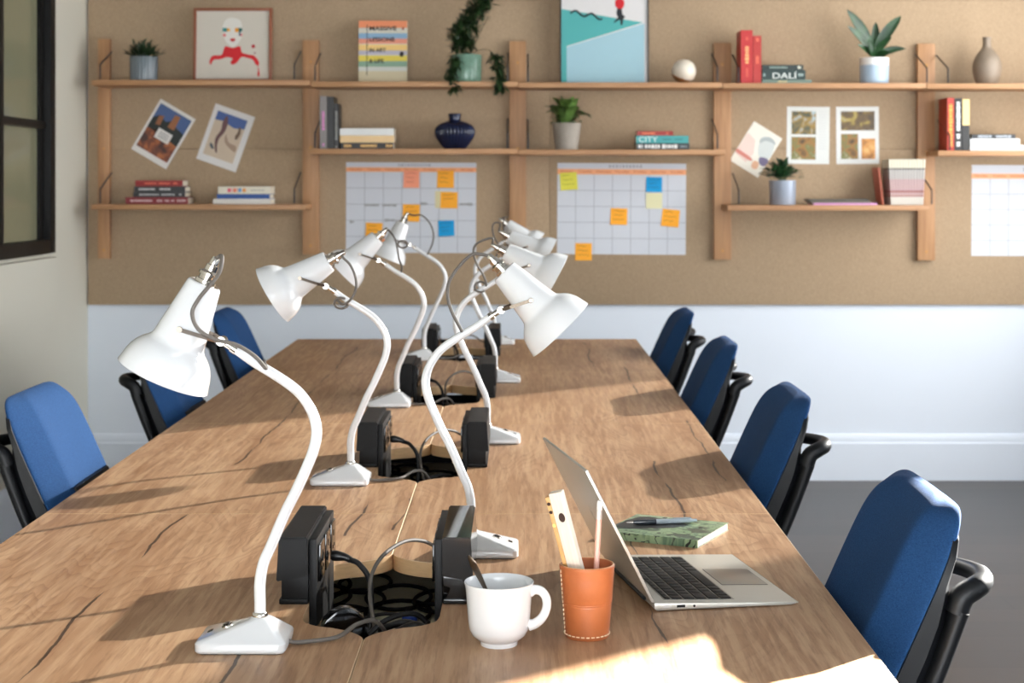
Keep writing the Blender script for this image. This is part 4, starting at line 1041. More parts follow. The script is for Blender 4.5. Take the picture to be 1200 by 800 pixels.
# framed face print
YP = 7.47
def framed(label, name, px0, px1, py0, zt, y, fw, frame_m, mat_rgb, lean=2.5, fd=.022):
    x0, x1 = X(px0, y), X(px1, y); w = x1 - x0; h = Z(py0, y) - zt
    t = thing(name, label, 'picture', ((x0 + x1) / 2, y, zt + .0012), rot=(R(-lean), 0, 0))
    bm = NB()
    box(bm, -w / 2, -w / 2 + fw, 0, fd, 0, h, bev=.0015); box(bm, w / 2 - fw, w / 2, 0, fd, 0, h, bev=.0015)
    box(bm, -w / 2 + fw, w / 2 - fw, 0, fd, 0, fw, bev=.0015); box(bm, -w / 2 + fw, w / 2 - fw, 0, fd, h - fw, h, bev=.0015)
    part('frame', bm, frame_m, t, 30)
    bm = NB(); box(bm, -w / 2 + fw, w / 2 - fw, .008, fd - .002, fw, h - fw); pr = part('print', bm, mat('print_%d_%d_%d' % mat_rgb, mat_rgb, .55), t, None)
    return t, pr, w - 2 * fw, h - 2 * fw, fw, h
t, pr, w, h, fw, H = framed('framed print of a pale face with a red collar, in a copper-brown frame', 'framed_print', 226, 318, 9, zA1, YP, .0135, mat('copper_brown_frame', (138, 78, 50), .45), (210, 203, 190))
A = dict(u0=-w / 2, w=w, v0=fw + h, h=h, y=.008)
RED, RED2 = (204, 30, 38), (222, 92, 86)
flat(pr, 'face_outline', smoothp([(.36, .25), (.40, .13), (.50, .10), (.60, .14), (.63, .26), (.61, .42), (.50, .53), (.39, .42)]), rgb=(232, 229, 222), **A)
A['y'] = .0076
flat(pr, 'red_collar', smoothp([(.40, .52), (.50, .545), (.60, .52), (.63, .61), (.72, .64), (.80, .66), (.86, .74), (.86, .80), (.82, .79), (.78, .72), (.70, .69), (.62, .68), (.56, .76), (.50, .79), (.47, .76), (.50, .70), (.42, .68), (.33, .71), (.24, .72), (.20, .79), (.18, .75), (.22, .66), (.34, .65), (.37, .59)]), rgb=RED, **A)
for nm, p, c in (('eye_patch', rectp(.36, .25, .42, .305), (40, 130, 128)), ('eye_patch', rectp(.42, .255, .46, .30), (226, 160, 50)), ('eye_patch', rectp(.53, .25, .58, .31), (228, 150, 40)), ('eye_patch', rectp(.58, .25, .63, .30), (24, 98, 88)),
                 ('eye_patch', rectp(.585, .30, .61, .37), (30, 70, 90)), ('cheek_dot', ell(.385, .355, .022, .025), (224, 110, 112)), ('cheek_dot', ell(.62, .35, .015, .02), (228, 130, 130)), ('lips', smoothp([(.46, .42), (.50, .40), (.54, .42), (.50, .455)]), (190, 60, 58)),
                 ('red_dot', ell(.785, .52, .025, .028), (178, 22, 34)), ('red_dot', ell(.805, .62, .012, .014), (150, 60, 80)), ('paint_drip', smoothp([(.845, .80), (.865, .86), (.875, .94), (.86, .965), (.845, .94), (.85, .86)]), RED)):
    flat(pr, nm, p, rgb=c, **A)
# striped book standing cover forward
y = 7.46; x0, x1 = X(420, y), X(477, y); zt = zA2; h = Z(24, y) - zt; w = x1 - x0
t = thing('book', 'book with pastel striped cover standing face forward between second and third uprights', 'book', ((x0 + x1) / 2, y, zt + .0018), rot=(R(-4), 0, R(0)))
bm = NB(); box(bm, -w / 2, w / 2, 0, .0018, 0, h); box(bm, -w / 2, w / 2, .0172, .019, 0, h); box(bm, -w / 2, -w / 2 + .0018, .0018, .0172, 0, h); cov = part('cover', bm, mat('striped_cover', (214, 206, 184), .5), t, None)
bm = NB(); box(bm, -w / 2 + .002, w / 2 - .002, .002, .017, .002, h - .002); part('pages', bm, PAGES, t, None)
A = dict(u0=-w / 2, w=w, v0=h, h=h, y=-.0001)
for v0, v1, c in ((0, .115, (226, 140, 100)), (.115, .18, (206, 204, 190)), (.20, .29, (134, 168, 196)), (.29, .37, (226, 146, 122)), (.385, .48, (236, 200, 126)), (.48, .55, (186, 182, 196)), (.56, .65, (222, 202, 86)), (.65, .74, (134, 164, 142)), (.745, .81, (206, 208, 202)), (.81, 1.0, (206, 194, 162))):
    flat(cov, 'stripe', rectp(0, v0, 1, v1), rgb=c, **A)
A['y'] = -.0005
flat(cov, 'black_line', rectp(.165, .07, .18, .88), rgb=(40, 34, 30), **A)
flat(cov, 'fruit_mark', smoothp([(.85, .51), (.90, .495), (.93, .52), (.92, .57), (.87, .58), (.84, .55)]), rgb=(40, 36, 40), **A)
flat(cov, 'fruit_mark', smoothp([(.90, .11), (.94, .115), (.92, .15), (.89, .14)]), rgb=(150, 60, 40), **A)
INK = mat('ink_40_34_30', (40, 34, 30), .6)
for s_, v, ww in (('MASSIVE', .125, .56), ('LESSONS', .30, .52), ('IN ART', .475, .34), ('& LIFE', .65, .30)):
    text(s_, .02, INK, cov, (-w / 2 + w * (.22 + ww / 2), -.0012, h * (1 - v)), (R(90), 0, 0), 'title_lettering', width=w * ww, height=.019, bold=.0005)
# turquoise poster
t, pr, w, h, fw, H = framed('tall turquoise and white poster in a thin black frame on the top shelf', 'framed_poster', 656.5, 760.5, -47, zA3, YP, .006, mat('thin_black_frame', (24, 22, 20), .4), (214, 212, 212), 1.6)
def pv(py): return (py - (-47)) / (96.4 + 47)
A = dict(u0=-w / 2, w=w, v0=fw + h, h=h, y=.008)
flat(pr, 'turquoise_slope', [(0, pv(9)), (.95, pv(25)), (.06, pv(53)), (.06, pv(96)), (0, pv(96))], rgb=(74, 162, 160), **A)
flat(pr, 'pale_blue_field', [(.06, pv(54)), (.965, pv(26)), (.965, 1), (.06, 1)], rgb=(154, 190, 202), **A)
A['y'] = .0076
flat(pr, 'slope_shade', [(.2, pv(19)), (.62, pv(25.5)), (.62, pv(27)), (.2, pv(21))], rgb=(70, 160, 160), **A)
flat(pr, 'figure_body', smoothp([(.66, pv(6.5)), (.70, pv(8)), (.71, pv(15)), (.74, pv(18)), (.72, pv(21)), (.71, pv(27)), (.69, pv(28)), (.68, pv(22)), (.64, pv(24)), (.61, pv(25.5)), (.62, pv(23)), (.655, pv(19)), (.64, pv(14))]), rgb=(20, 24, 30), **A)
A['y'] = .0072
flat(pr, 'red_head', smoothp([(.63, pv(-1)), (.68, pv(-4)), (.73, pv(0)), (.72, pv(7)), (.68, pv(9)), (.63, pv(6))]), rgb=(196, 22, 34), **A)
bm = NB()
sq = [(.105 + .37 * q / 24, pv(12.5 + 7 * q / 24 * .95) + .018 * math.sin(q / 24 * 4 * math.pi + 2.6)) for q in range(25)]
tube(bm, [(-w / 2 + u * w, .0068, fw + h - v * h) for u, v in sq], .0045, 6, 2); part('wavy_line', bm, mat('ink_40_50_52', (40, 50, 52), .6), pr, 60)

# ------------------------------------------------------------------ pinned papers
YPIN = PB - .0001
def sheet(name, label, cat, cx, cy, wpx, hpx, ang, rgb=(236, 236, 232), group=None, y=YPIN, curl=0.0, th=.0006, mname=None):
    x, z = X(cx, y), Z(cy, y); w, h = wpx * y / F, hpx * y / F
    t = thing(name, label, cat, (x, y, z), rot=(0, R(ang), 0), group=group)
    bm = NB(); n = 8
    def yo(u, v): return -curl * max(0, (v - .55) / .45) ** 2 * max(0, (1 - u * 1.1)) if curl >= 0 else curl * max(0, (v - .5) / .5) ** 2
    F0 = [[bm.verts.new((-w / 2 + w * i / n, yo(i / n, 1 - j / n) - th, -h / 2 + h * j / n)) for j in range(n + 1)] for i in range(n + 1)]
    B0 = [[bm.verts.new((-w / 2 + w * i / n, yo(i / n, 1 - j / n), -h / 2 + h * j / n)) for j in range(n + 1)] for i in range(n + 1)]
    for i in range(n):
        for j in range(n):
            bm.faces.new((F0[i][j], F0[i + 1][j], F0[i + 1][j + 1], F0[i][j + 1])); bm.faces.new((B0[i][j], B0[i][j + 1], B0[i + 1][j + 1], B0[i + 1][j]))
    for i in range(n):
        bm.faces.new((F0[i][0], B0[i][0], B0[i + 1][0], F0[i + 1][0])); bm.faces.new((F0[i][n], F0[i + 1][n], B0[i + 1][n], B0[i][n]))
        bm.faces.new((F0[0][i], F0[0][i + 1], B0[0][i + 1], B0[0][i])); bm.faces.new((F0[n][i], B0[n][i], B0[n][i + 1], F0[n][i + 1]))
    sh = part('sheet', bm, mat(mname or 'paper_%d_%d_%d' % rgb, rgb, .8), t, 60)
    return t, sh, w, h, dict(u0=-w / 2, w=w, v0=h / 2, h=h, y=-th - .0001)
def picmat(name, stops, scale, seed):
    m = bpy.data.materials.new(name); m.use_nodes = True
    g = NG(m); nt = m.node_tree; tc = nt.nodes.new('ShaderNodeTexCoord')
    n = g.noise(g.map(tc.outputs['Object'], (scale, scale, scale), (seed, seed * 2, seed * 3)), 1.0, 2, .45, .4)
    nt.links.new(g.ramp(n, stops), nt.nodes['Principled BSDF'].inputs['Base Color']); nt.nodes['Principled BSDF'].inputs['Roughness'].default_value = .5
    return m
def flatm(parent, name, poly, m, u0, w, v0, h, y, th=.0003):
    bm = NB(); prism(bm, [(u0 + u * w, v0 - v * h) for u, v in poly], y - th, y, 'y'); return part(name, bm, m, parent, None)
def up(A, k): B = dict(A); B['y'] = A['y'] - .0004 * k; return B
# photo of a brown chair and buildings
t, sh, w, h, A = sheet('pinned_photo', 'tilted pinned photo with brown foreground, left of the other tilted photo', 'photo', 191.5, 157, 47.5, 68, 30.5, (232, 230, 226))
flat(sh, 'picture', rectp(.06, .06, .94, .90), rgb=(74, 96, 140), **A)
A1 = up(A, 1)
flat(sh, 'dark_trees', [(.06, .34), (.20, .24), (.4, .30), (.55, .22), (.7, .3), (.94, .34), (.94, .58), (.06, .52)], rgb=(36, 42, 40), **A1)
flatm(sh, 'brown_foreground', [(.06, .53), (.3, .50), (.94, .58), (.94, .90), (.06, .90)], picmat('brown_fur', [(.35, col(60, 26, 20)), (.5, col(120, 62, 34)), (.65, col(172, 100, 52))], 26, 3), **A1)
A2 = up(A, 2)
flat(sh, 'tower', [(.52, .12), (.66, .10), (.68, .36), (.50, .36)], rgb=(150, 98, 62), **A2)
flat(sh, 'tower', [(.18, .26), (.30, .22), (.32, .40), (.2, .42)], rgb=(142, 92, 60), **A2)
flat(sh, 'caption_box', rectp(.33, .44, .72, .62), rgb=(232, 230, 226), **up(A, 3))
for k in range(3): flat(sh, 'caption_line', rectp(.40, .485 + .04 * k, .66, .498 + .04 * k), rgb=(120, 120, 122), **up(A, 4))
# beach photo
t, sh, w, h, A = sheet('pinned_photo', 'tilted pinned photo of people on pale sand under blue sky', 'photo', 264.5, 161.5, 49, 68.5, 19.5, (232, 230, 228))
flat(sh, 'picture', rectp(.11, .10, .86, .88), rgb=(206, 188, 166), **A)
A1 = up(A, 1)
flat(sh, 'blue_sky', [(.11, .10), (.86, .10), (.86, .26), (.6, .30), (.3, .24), (.11, .26)], rgb=(74, 98, 152), **A1)
A2 = up(A, 2)
flat(sh, 'figure', smoothp([(.33, .17), (.37, .14), (.40, .18), (.44, .28), (.43, .42), (.36, .55), (.37, .68), (.42, .78), (.37, .78), (.28, .62), (.28, .52), (.33, .40), (.31, .28)]), rgb=(104, 74, 74), **A2)
flat(sh, 'figure', smoothp([(.72, .26), (.76, .25), (.80, .34), (.78, .44), (.73, .48), (.70, .42), (.73, .34)]), rgb=(110, 88, 72), **A2)
flat(sh, 'shoe', smoothp([(.20, .66), (.26, .68), (.32, .74), (.26, .75), (.20, .71)]), rgb=(86, 92, 100), **A2)
flat(sh, 'driftwood', smoothp([(.48, .44), (.54, .50), (.62, .56), (.80, .58), (.82, .68), (.64, .64), (.50, .56)]), rgb=(168, 142, 122), **A2)
# watercolour sheet
t, sh, w, h, A = sheet('pinned_drawing', 'tilted pinned watercolour sheet with soft pink and grey washes', 'drawing', 886, 175, 39, 54, 32, (238, 234, 222))
for nm, p, c, k in (('pink_wash', [(.02, .28), (.34, .34), (.50, .60), (.44, .86), (.02, .80)], (232, 208, 198), 0), ('red_stroke', smoothp([(.02, .70), (.25, .70), (.55, .72), (.52, .78), (.2, .78), (.02, .77)]), (204, 128, 116), 1),
                    ('grey_wash', smoothp([(.45, .22), (.70, .12), (.92, .22), (.98, .50), (.80, .62), (.58, .52)]), (202, 208, 206), 0), ('grey_arc', smoothp([(.45, .25), (.65, .12), (.85, .14), (.92, .2), (.78, .2), (.6, .24), (.5, .34)]), (170, 178, 178), 1),
                    ('violet_patch', smoothp([(.72, .60), (.98, .55), (.98, .72), (.8, .72)]), (108, 100, 128), 1), ('peach_patch', smoothp([(.62, .74), (.78, .72), (.82, .86), (.66, .88)]), (222, 176, 144), 1)):
    flat(sh, nm, p, rgb=c, **up(A, k))
# two photo pages
g1 = picmat('shop_photo_a', [(.3, col(34, 40, 36)), (.45, col(84, 84, 60)), (.55, col(150, 120, 50)), (.68, col(170, 190, 196))], 22, 2)
g2 = picmat('shop_photo_b', [(.3, col(70, 52, 22)), (.45, col(150, 106, 46)), (.58, col(110, 112, 60)), (.72, col(200, 186, 156))], 22, 5)
g3 = picmat('shop_photo_c', [(.3, col(52, 46, 36)), (.5, col(104, 82, 46)), (.62, col(170, 150, 70)), (.75, col(150, 150, 140))], 20, 9)
g4 = picmat('shop_photo_d', [(.3, col(120, 74, 28)), (.5, col(200, 138, 66)), (.7, col(220, 176, 110))], 24, 11)
t, sh, w, h, A = sheet('pinned_photo_page', 'upright pinned white page with two stacked photos beside a text column', 'photo page', 947, 158.5, 50, 67, .6, (222, 225, 222))
flatm(sh, 'upper_photo', rectp(.11, .08, .68, .485), g1, **A); flatm(sh, 'lower_photo', rectp(.11, .53, .68, .925), g2, **A)
for k in range(14): flat(sh, 'text_line', rectp(.74, .08 + .05 * k, .94, .092 + .05 * k), rgb=(206, 208, 208), **A)
t, sh, w, h, A = sheet('pinned_photo_page', 'upright pinned white page with one wide and two small photos', 'photo page', 1005, 158.5, 50, 67, -.4, (224, 226, 224))
flatm(sh, 'wide_photo', rectp(.11, .08, .90, .415), g3, **A); flatm(sh, 'small_photo', rectp(.11, .475, .51, .915), g2, **A); flatm(sh, 'small_photo', rectp(.59, .56, .91, .915), g4, **A)

# ------------------------------------------------------------------ wall calendars
def calendar(label, px0, px1, py0, py1, days, hdr0, hdr1, tiltp=0.0):
    cx, cy = (px0 + px1) / 2, (py0 + py1) / 2
    t, sh, w, h, A = sheet('wall_calendar', label, 'calendar', cx, cy, px1 - px0, py1 - py0, tiltp, (212, 216, 224), group='month planners on the pinboard', mname='calendar_paper')
    flat(sh, 'orange_header', rectp(0, hdr0, 1, hdr1), rgb=(246, 176, 130), **A)
    bm = NB(); y = A['y']
    for k in range(1, 7): u = -w / 2 + w * k / 7; box(bm, u - .0012, u + .0012, y - .0003, y, -h / 2, h / 2 - h * hdr1)
    for k in range(1, 5): v = h / 2 - h * hdr1 - (h - h * hdr1) * k / 5; box(bm, -w / 2, w / 2, y - .0003, y, v - .0012, v + .0012)
    part('grid_lines', bm, mat('calendar_rule', (158, 161, 170), .8), sh, None)
    m = mat('header_ink', (196, 112, 66), .7)
    for k, s_ in enumerate(days):
        text(s_, .02, m, sh, (-w / 2 + w * (k + .5) / 7, y - .0009, h / 2 - h * (hdr0 + hdr1) / 2), (R(90), 0, 0), 'weekday', width=w / 7 * (.35 + .055 * len(s_)), height=.013)
    bm = NB(); rnd = random.Random(px0)
    u = -w * .10
    while u < w * .14:
        d_ = rnd.uniform(.006, .012); box(bm, u, u + d_, y - .0003, y, h / 2 - h * hdr0 * .75, h / 2 - h * hdr0 * .30); u += d_ + .006
    part('title_lettering', bm, mat('calendar_title', (172, 174, 182), .8), sh, None)
    return t, sh, w, h, A
days = ['Monday', 'Tuesday', 'Wednesday', 'Thursday', 'Friday', 'Saturday', 'Sunday']
c1 = calendar('white month planner pinned between the second and third oak uprights, behind the left lamps', 405.5, 558, 190.3, 296.2, days, .055, .105, .25)
rnd = random.Random(3)
for (u0, u1, v) in ((.145, .25, .475), (.28, .38, .475), (.57, .62, .455), (.87, .97, .46), (.03, .06, .66), (.30, .38, .64)):
    u = u0; bm = NB()
    while u < u1:
        d_ = rnd.uniform(.008, .02); hh = rnd.uniform(.006, .014); box(bm, -c1[2] / 2 + c1[2] * u, -c1[2] / 2 + c1[2] * (u + d_ * .8), c1[4]['y'] - .0003, c1[4]['y'], c1[3] / 2 - c1[3] * v - hh / 2, c1[3] / 2 - c1[3] * v + hh / 2); u += d_
    part('handwriting', bm, mat('pencil_grey', (150, 150, 152), .8), c1[1], None)
c2 = calendar('white month planner pinned between the third and fourth oak uprights', 653, 803.8, 191.2, 298, days, .065, .125, .35)
c3 = calendar('white month planner pinned right of the last oak upright', 1138.5, 1290, 193.5, 300, days, .095, .15, .3)
# ------------------------------------------------------------------ sticky notes
def note(label, px0, px1, py0, py1, ang, rgb, curl=-.004, lines=3, ink=None, y=None):
    t, sh, w, h, A = sheet('sticky_note', label, 'sticky note', (px0 + px1) / 2, (py0 + py1) / 2, px1 - px0, py1 - py0, ang, rgb, group='sticky notes on the planners', y=y or (YPIN - .0024), curl=curl, th=.0003)
    if lines:
        rnd = random.Random(int(px0 * 7 + py0))
        ink = ink or tuple(int(q * .62) for q in rgb)
        for k in range(lines):
            bm = NB()
            v = .16 + .26 * k; a = rnd.uniform(.1, .2); e = rnd.uniform(.6, .9)
            pts = []
            u = a
            while u < e: pts.append((-w / 2 + w * u, (curl * max(0, (v - .5) / .5) ** 2 if curl < 0 else 0) - .0006, h / 2 - h * v + rnd.uniform(-.0035, .0035))); u += .055
            tube(bm, pts, .0011, 5, 2)
            part('handwriting', bm, mat('ink_%d_%d_%d' % ink, ink, .7), sh, 60)
OR = (252, 174, 50)
note('salmon pink sticky note near the top of the planner behind the lamps', 472.8, 491.5, 199.6, 220, .5, (246, 160, 128), ink=(190, 100, 80))
note('orange sticky note at the top of the planner behind the lamps, beside the pink one', 512.3, 532, 199.8, 220, .8, OR)
note('pale yellow sticky note half hidden under an orange note', 510, 529, 224, 243.5, 0, (226, 216, 172), 0, 0, y=YPIN - .0016)
note('orange sticky note overlapping the pale yellow note', 516.3, 536.3, 225, 244, 1.0, OR, lines=2)
note('orange sticky note with a lamp cable in front of its lower edge', 472, 491.7, 239.3, 259.5, 1.5, OR)
note('blue sticky note low on the planner behind the lamps', 513.8, 532.5, 258.3, 276.5, -2, (20, 154, 214), ink=(16, 92, 140))
note('orange sticky note above the second lamp shade, partly hidden', 428.5, 448, 261, 281, 2, OR, lines=2)
note('orange sticky note scrap peeking between two lamp shades', 446, 455, 280, 287, 0, (248, 150, 70), 0, 0, y=YPIN - .0012)
note('yellow sticky note at the top corner of the second planner', 656.5, 676.5, 202, 222.5, -4, (226, 220, 84), ink=(150, 146, 40))
note('blue sticky note on the second planner above the pale yellow note', 757.2, 776, 207.4, 225, 1, (20, 154, 214), ink=(16, 92, 140))
note('pale yellow sticky note directly below the blue note', 757, 776, 226, 244.3, 0, (232, 228, 186), 0, 0)
note('orange sticky note in the middle of the second planner', 715.5, 735, 244, 263.2, 1.5, OR)
note('orange sticky note tilted near the side edge of the second planner', 775.5, 796, 245.3, 265.5, 6, OR)
note('orange sticky note hanging over the bottom edge of the second planner', 674, 693.5, 284.8, 305, .5, OR, y=YPIN - .0012)

# ------------------------------------------------------------------ plants, vases, ball
def leaf(bm, base, direc, L_, W_, droop=0.3, fold=0.15, n=5, up_=None, mi=0):
    d = Vector(direc).normalized(); g = Vector((0, 0, -1))
    s = d.cross(Vector((0, 0, 1)))
    if s.length < .05: s = Vector((1, 0, 0))
    if up_ is not None:
        s = d.cross(Vector(up_))
    s.normalize(); nn = s.cross(d).normalized()
    p = Vector(base); prev = None
    for k in range(n + 1):
        t_ = k / n
        wd = W_ * math.sin(math.pi * min(1, (t_ * .92 + .06))) ** .8 * .5 if k < n else 0.0
        c = p + d * (L_ * t_) + g * (droop * L_ * t_ * t_)
        row = [bm.verts.new(c - s * wd + nn * (fold * wd)), bm.verts.new(c), bm.verts.new(c + s * wd + nn * (fold * wd))]
        if prev:
            for a in (0, 1):
                try: bm.faces.new((prev[a], prev[a + 1], row[a + 1], row[a])).material_index = mi
                except ValueError: pass
        prev = row
def leafmat(name, a, b_, sc=30, rough=.4):
    m = bpy.data.materials.new(name); m.use_nodes = True; g = NG(m); nt = m.node_tree
    tc = nt.nodes.new('ShaderNodeTexCoord'); n = g.noise(g.map(tc.outputs['Object'], (sc, sc, sc)), 1.0, 3, .6)
    bs = nt.nodes['Principled BSDF']; nt.links.new(g.ramp(n, [(.35, col(*a)), (.65, col(*b_))]), bs.inputs['Base Color']); bs.inputs['Roughness'].default_value = rough
    return m
SOIL = mat('dark_soil', (46, 34, 26), .95, var=.3, scale=200)
def pot(t, prof, m, rim=.004, seg=40, mats=None):
    inner = [(r - rim, z) for r, z in prof[::-1] if z > prof[0][1] + .012]
    bm = NB(); lathe(bm, [(0, prof[0][1])] + prof + inner + [(0, inner[-1][1])], seg); o = part('pot', bm, m, t, 35)
    top = prof[-1]; bm = NB(); lathe(bm, [(0, top[1] - .016), (top[0] - rim - .001, top[1] - .016), (top[0] - rim - .001, top[1] - .012), (0, top[1] - .009)], 24); part('soil', bm, SOIL, t, 40)
    return o
def ribbed(bm_prof, n, depth, m, t, rim=.004, name='pot', seg_mult=4):
    bm = NB(); seg = n * seg_mult
    inner = [(r - rim, z) for r, z in bm_prof[::-1] if z > .012]
    full = [(0, bm_prof[0][1])] + bm_prof + inner + [(0, inner[-1][1])]
    lathe(bm, full, seg)
    for v in bm.verts:
        r = math.hypot(v.co.x, v.co.y)
        if r > 1e-4:
            a = math.atan2(v.co.y, v.co.x); k = 1 - depth / r * (0.5 - 0.5 * math.cos(a * n)); v.co.x *= k; v.co.y *= k
    return part(name, bm, m, t, 50)
YC = 7.43
# 1 ribbed blue-grey pot
x = X(168.5, YC); t = thing('potted_plant', 'small dark spiky plant in a ribbed blue-grey pot at the end of the top shelf', 'plant', (x, YC, zA1 + .0005))
ribbed([(.058, 0), (.0605, .003), (.0615, .01), (.0625, .108), (.0615, .111)], 26, .0022, mat('blue_grey_glaze', (106, 116, 122), .25), t)
bm = NB(); lathe(bm, [(0, .093), (.055, .093), (.055, .097), (0, .099)], 24); part('soil', bm, SOIL, t, 40)
bm = NB(); rnd = random.Random(5)
for k in range(46):
    a = rnd.uniform(0, 6.283); el = rnd.uniform(R(8), R(88)); d = Vector((math.cos(a) * math.cos(el), math.sin(a) * math.cos(el) * .8, math.sin(el))); r0 = rnd.uniform(0, .03)
    Lf = rnd.uniform(.06, .105); leaf(bm, (math.cos(a) * r0, math.sin(a) * r0, .098), d, Lf, .018, .15, .5, 4)
    for q in (.45, .7): 
        dd = (d + Vector((rnd.uniform(-.7, .7), rnd.uniform(-.5, .5), rnd.uniform(0, .5)))).normalized(); leaf(bm, Vector((math.cos(a) * r0, math.sin(a) * r0, .098)) + d * Lf * q, dd, .035, .012, .1, .4, 3)
part('foliage', bm, leafmat('dark_spiky_leaf', (20, 34, 22), (40, 62, 34)), t, 60)
# 2 trailing fern
x = X(546.5, YC); t = thing('potted_plant', 'trailing dark green fern in a glazed green pot on the top shelf', 'plant', (x, YC, zA2 + .0005))
pot(t, [(.064, 0), (.067, .004), (.069, .02), (.0705, .123), (.069, .126)], mat('celadon_glaze', (112, 146, 128), .2, var=.3, scale=70, bump=.25, bscale=60))
bm = NB(); rnd = random.Random(11)
FM = leafmat('fern_leaf', (18, 34, 20), (46, 72, 36), 40)
def px3(px, py, dy=0.0): return Vector((X(px, YC + dy) - x, dy, Z(py, YC + dy) - zA2))
for k in range(1500):
    c = rnd.random()
    if c < .80:
        u = rnd.random(); th_ = rnd.uniform(0, 6.283); rr = math.sqrt(rnd.random())
        cx_, cy_ = 542 + 40 * max(0, u - .25) / .75, 60 - 80 * u
        wd = (18 - 9 * u) if u > .3 else (13 + 16 * u); P_ = px3(cx_ + rr * math.cos(th_) * wd, cy_ + rr * math.sin(th_) * 8, rr * math.sin(th_ * 2) * .045)
        d = Vector((rnd.uniform(-1, 1), rnd.uniform(-1, .3), rnd.uniform(-.2, 1.2)))
    elif c < .90:
        v = rnd.random(); P_ = px3(531 + 6 * math.sin(v * 9) * .5 + rnd.uniform(-5, 5) * (1 - v * .4), 66 + 40 * v, -.085 - .012 * rnd.random()); d = Vector((rnd.uniform(-1, 1), rnd.uniform(-1, 0), rnd.uniform(-1.2, .2)))
    else:
        v = rnd.random(); P_ = px3(580 + 8 * v + rnd.uniform(-6, 6) * (1 - v * .3), 62 + 44 * v, -.10 - .01 * rnd.random()); d = Vector((rnd.uniform(-1, 1), rnd.uniform(-1, 0), rnd.uniform(-1.2, .2)))
    leaf(bm, P_, d, rnd.uniform(.024, .046), rnd.uniform(.012, .02), .2, .3, 3)
part('foliage', bm, FM, t, 60)
bm = NB()
for pts in ([(546, 66, 0), (538, 62, -.05), (532, 70, -.088), (531, 90, -.09), (530, 104, -.09)], [(548, 66, 0), (565, 58, -.05), (577, 62, -.1), (583, 80, -.105), (588, 104, -.105)], [(546, 66, 0), (545, 40, 0), (560, 10, 0), (570, -15, 0)], [(546, 66, 0), (536, 40, -.01), (533, 30, 0)], [(550, 66, 0), (562, 40, .01), (572, 20, 0)], [(546, 66, 0), (548, 40, -.02), (556, 20, -.01)]):
    tube(bm, [px3(a, b_, c) for a, b_, c in pts], .0014, 5, 5)
part('stems', bm, mat('brown_green_stem', (58, 62, 34), .7), t, 60)
# 3 broad leaves, speckled pot
x = X(664, YC); t = thing('potted_plant', 'bushy broad-leaved plant in a speckled grey tapered pot on the middle shelf', 'plant', (x, YC, zB3 + .0005))
pot(t, [(.048, 0), (.051, .003), (.066, .115), (.067, .117), (.067, .121), (.0655, .122)], mat('speckled_stone', (150, 142, 132), .6, var=.55, scale=320))
bm = NB(); rnd = random.Random(8)
for k in range(64):
    a = rnd.uniform(0, 6.283); el = rnd.uniform(R(5), R(85)); r0 = rnd.uniform(0, .045); d = Vector((math.cos(a) * math.cos(el), math.sin(a) * math.cos(el) * .8, math.sin(el)))
    hh = rnd.uniform(.0, .085); base = Vector((math.cos(a) * r0 - .004, math.sin(a) * r0, .112 + hh))
    leaf(bm, base, d, rnd.uniform(.058, .09), rnd.uniform(.038, .055), .35, .25, 6)
for q in range(4): leaf(bm, (.035, -.01, .15 + .012 * q), (1, -.2, .5 - .25 * q), .085, .03, .35, .3, 6)
part('foliage', bm, leafmat('broad_green_leaf', (44, 72, 30), (98, 128, 62), 26), t, 60)
bm = NB()
for k in range(9):
    a = k * 2.4; tube(bm, [(.012 * math.cos(a), .012 * math.sin(a), .108), (.02 * math.cos(a), .02 * math.sin(a), .15), (.034 * math.cos(a), .03 * math.sin(a), .185)], .0018, 5, 4)
part('stems', bm, mat('green_stem', (78, 98, 48), .6), t, 60)
# 4 large leaves, white and blue pot
x = X(1024.5, YC); t = thing('potted_plant', 'plant with long broad upright leaves in a white-rimmed pale blue pot', 'plant', (x, YC, zA4 + .0005))
pot(t, [(.060, 0), (.0625, .003), (.0645, .02), (.0655, .085)], mat('pale_blue_glaze', (164, 186, 206), .3, var=.06, scale=30))
bm = NB(); lathe(bm, [(.0658, .0853), (.066, .117), (.0645, .119), (.061, .117), (.0608, .0853)], 40, closed=True); part('pot_rim', bm, mat('white_glaze', (238, 238, 236), .25), t, 35)
bm = NB(); lathe(bm, [(0, .0853), (.0605, .0853), (.0605, .106), (0, .109)], 24); part('upper_soil', bm, SOIL, t, 40)
bm = NB()
def tipto(px, py, dy, bz, wd, droop):
    b_ = Vector((0, 0, bz)); e_ = Vector((X(px, YC) - x, dy, Z(py, YC) - zA4)); 
    d = e_ - b_; L_ = d.length; d = d + Vector((0, 0, droop * L_)); leaf(bm, b_, d, d.length, wd, droop * L_ / d.length, .35, 8, up_=(0.1, -1, .35))
for a in ((991, 11.5, -.02, .15, .05, .15), (1055, 19, -.02, .15, .05, .22), (990.5, 31, -.04, .13, .036, .25), (1060, 58, -.04, .115, .036, .45), (1042, 44, -.05, .125, .03, .35), (1002, 53, -.05, .115, .026, .35), (1039, 62, -.06, .11, .034, .4), (1014, 47, -.06, .11, .032, .2), (1028, 25, .03, .14, .04, .1)): tipto(*a)
part('foliage', bm, leafmat('glossy_deep_leaf', (18, 46, 26), (40, 78, 40), 18, .3), t, 60)
bm = NB()
for k in range(3): tube(bm, [(.006 * (k - 1), .004 * k, .104), (.004 * (k - 1), .002, .14), (.002 * (k - 1), 0, .18)], .0045, 7, 3)
part('stem', bm, mat('green_stem', (78, 98, 48), .6), t, 60)
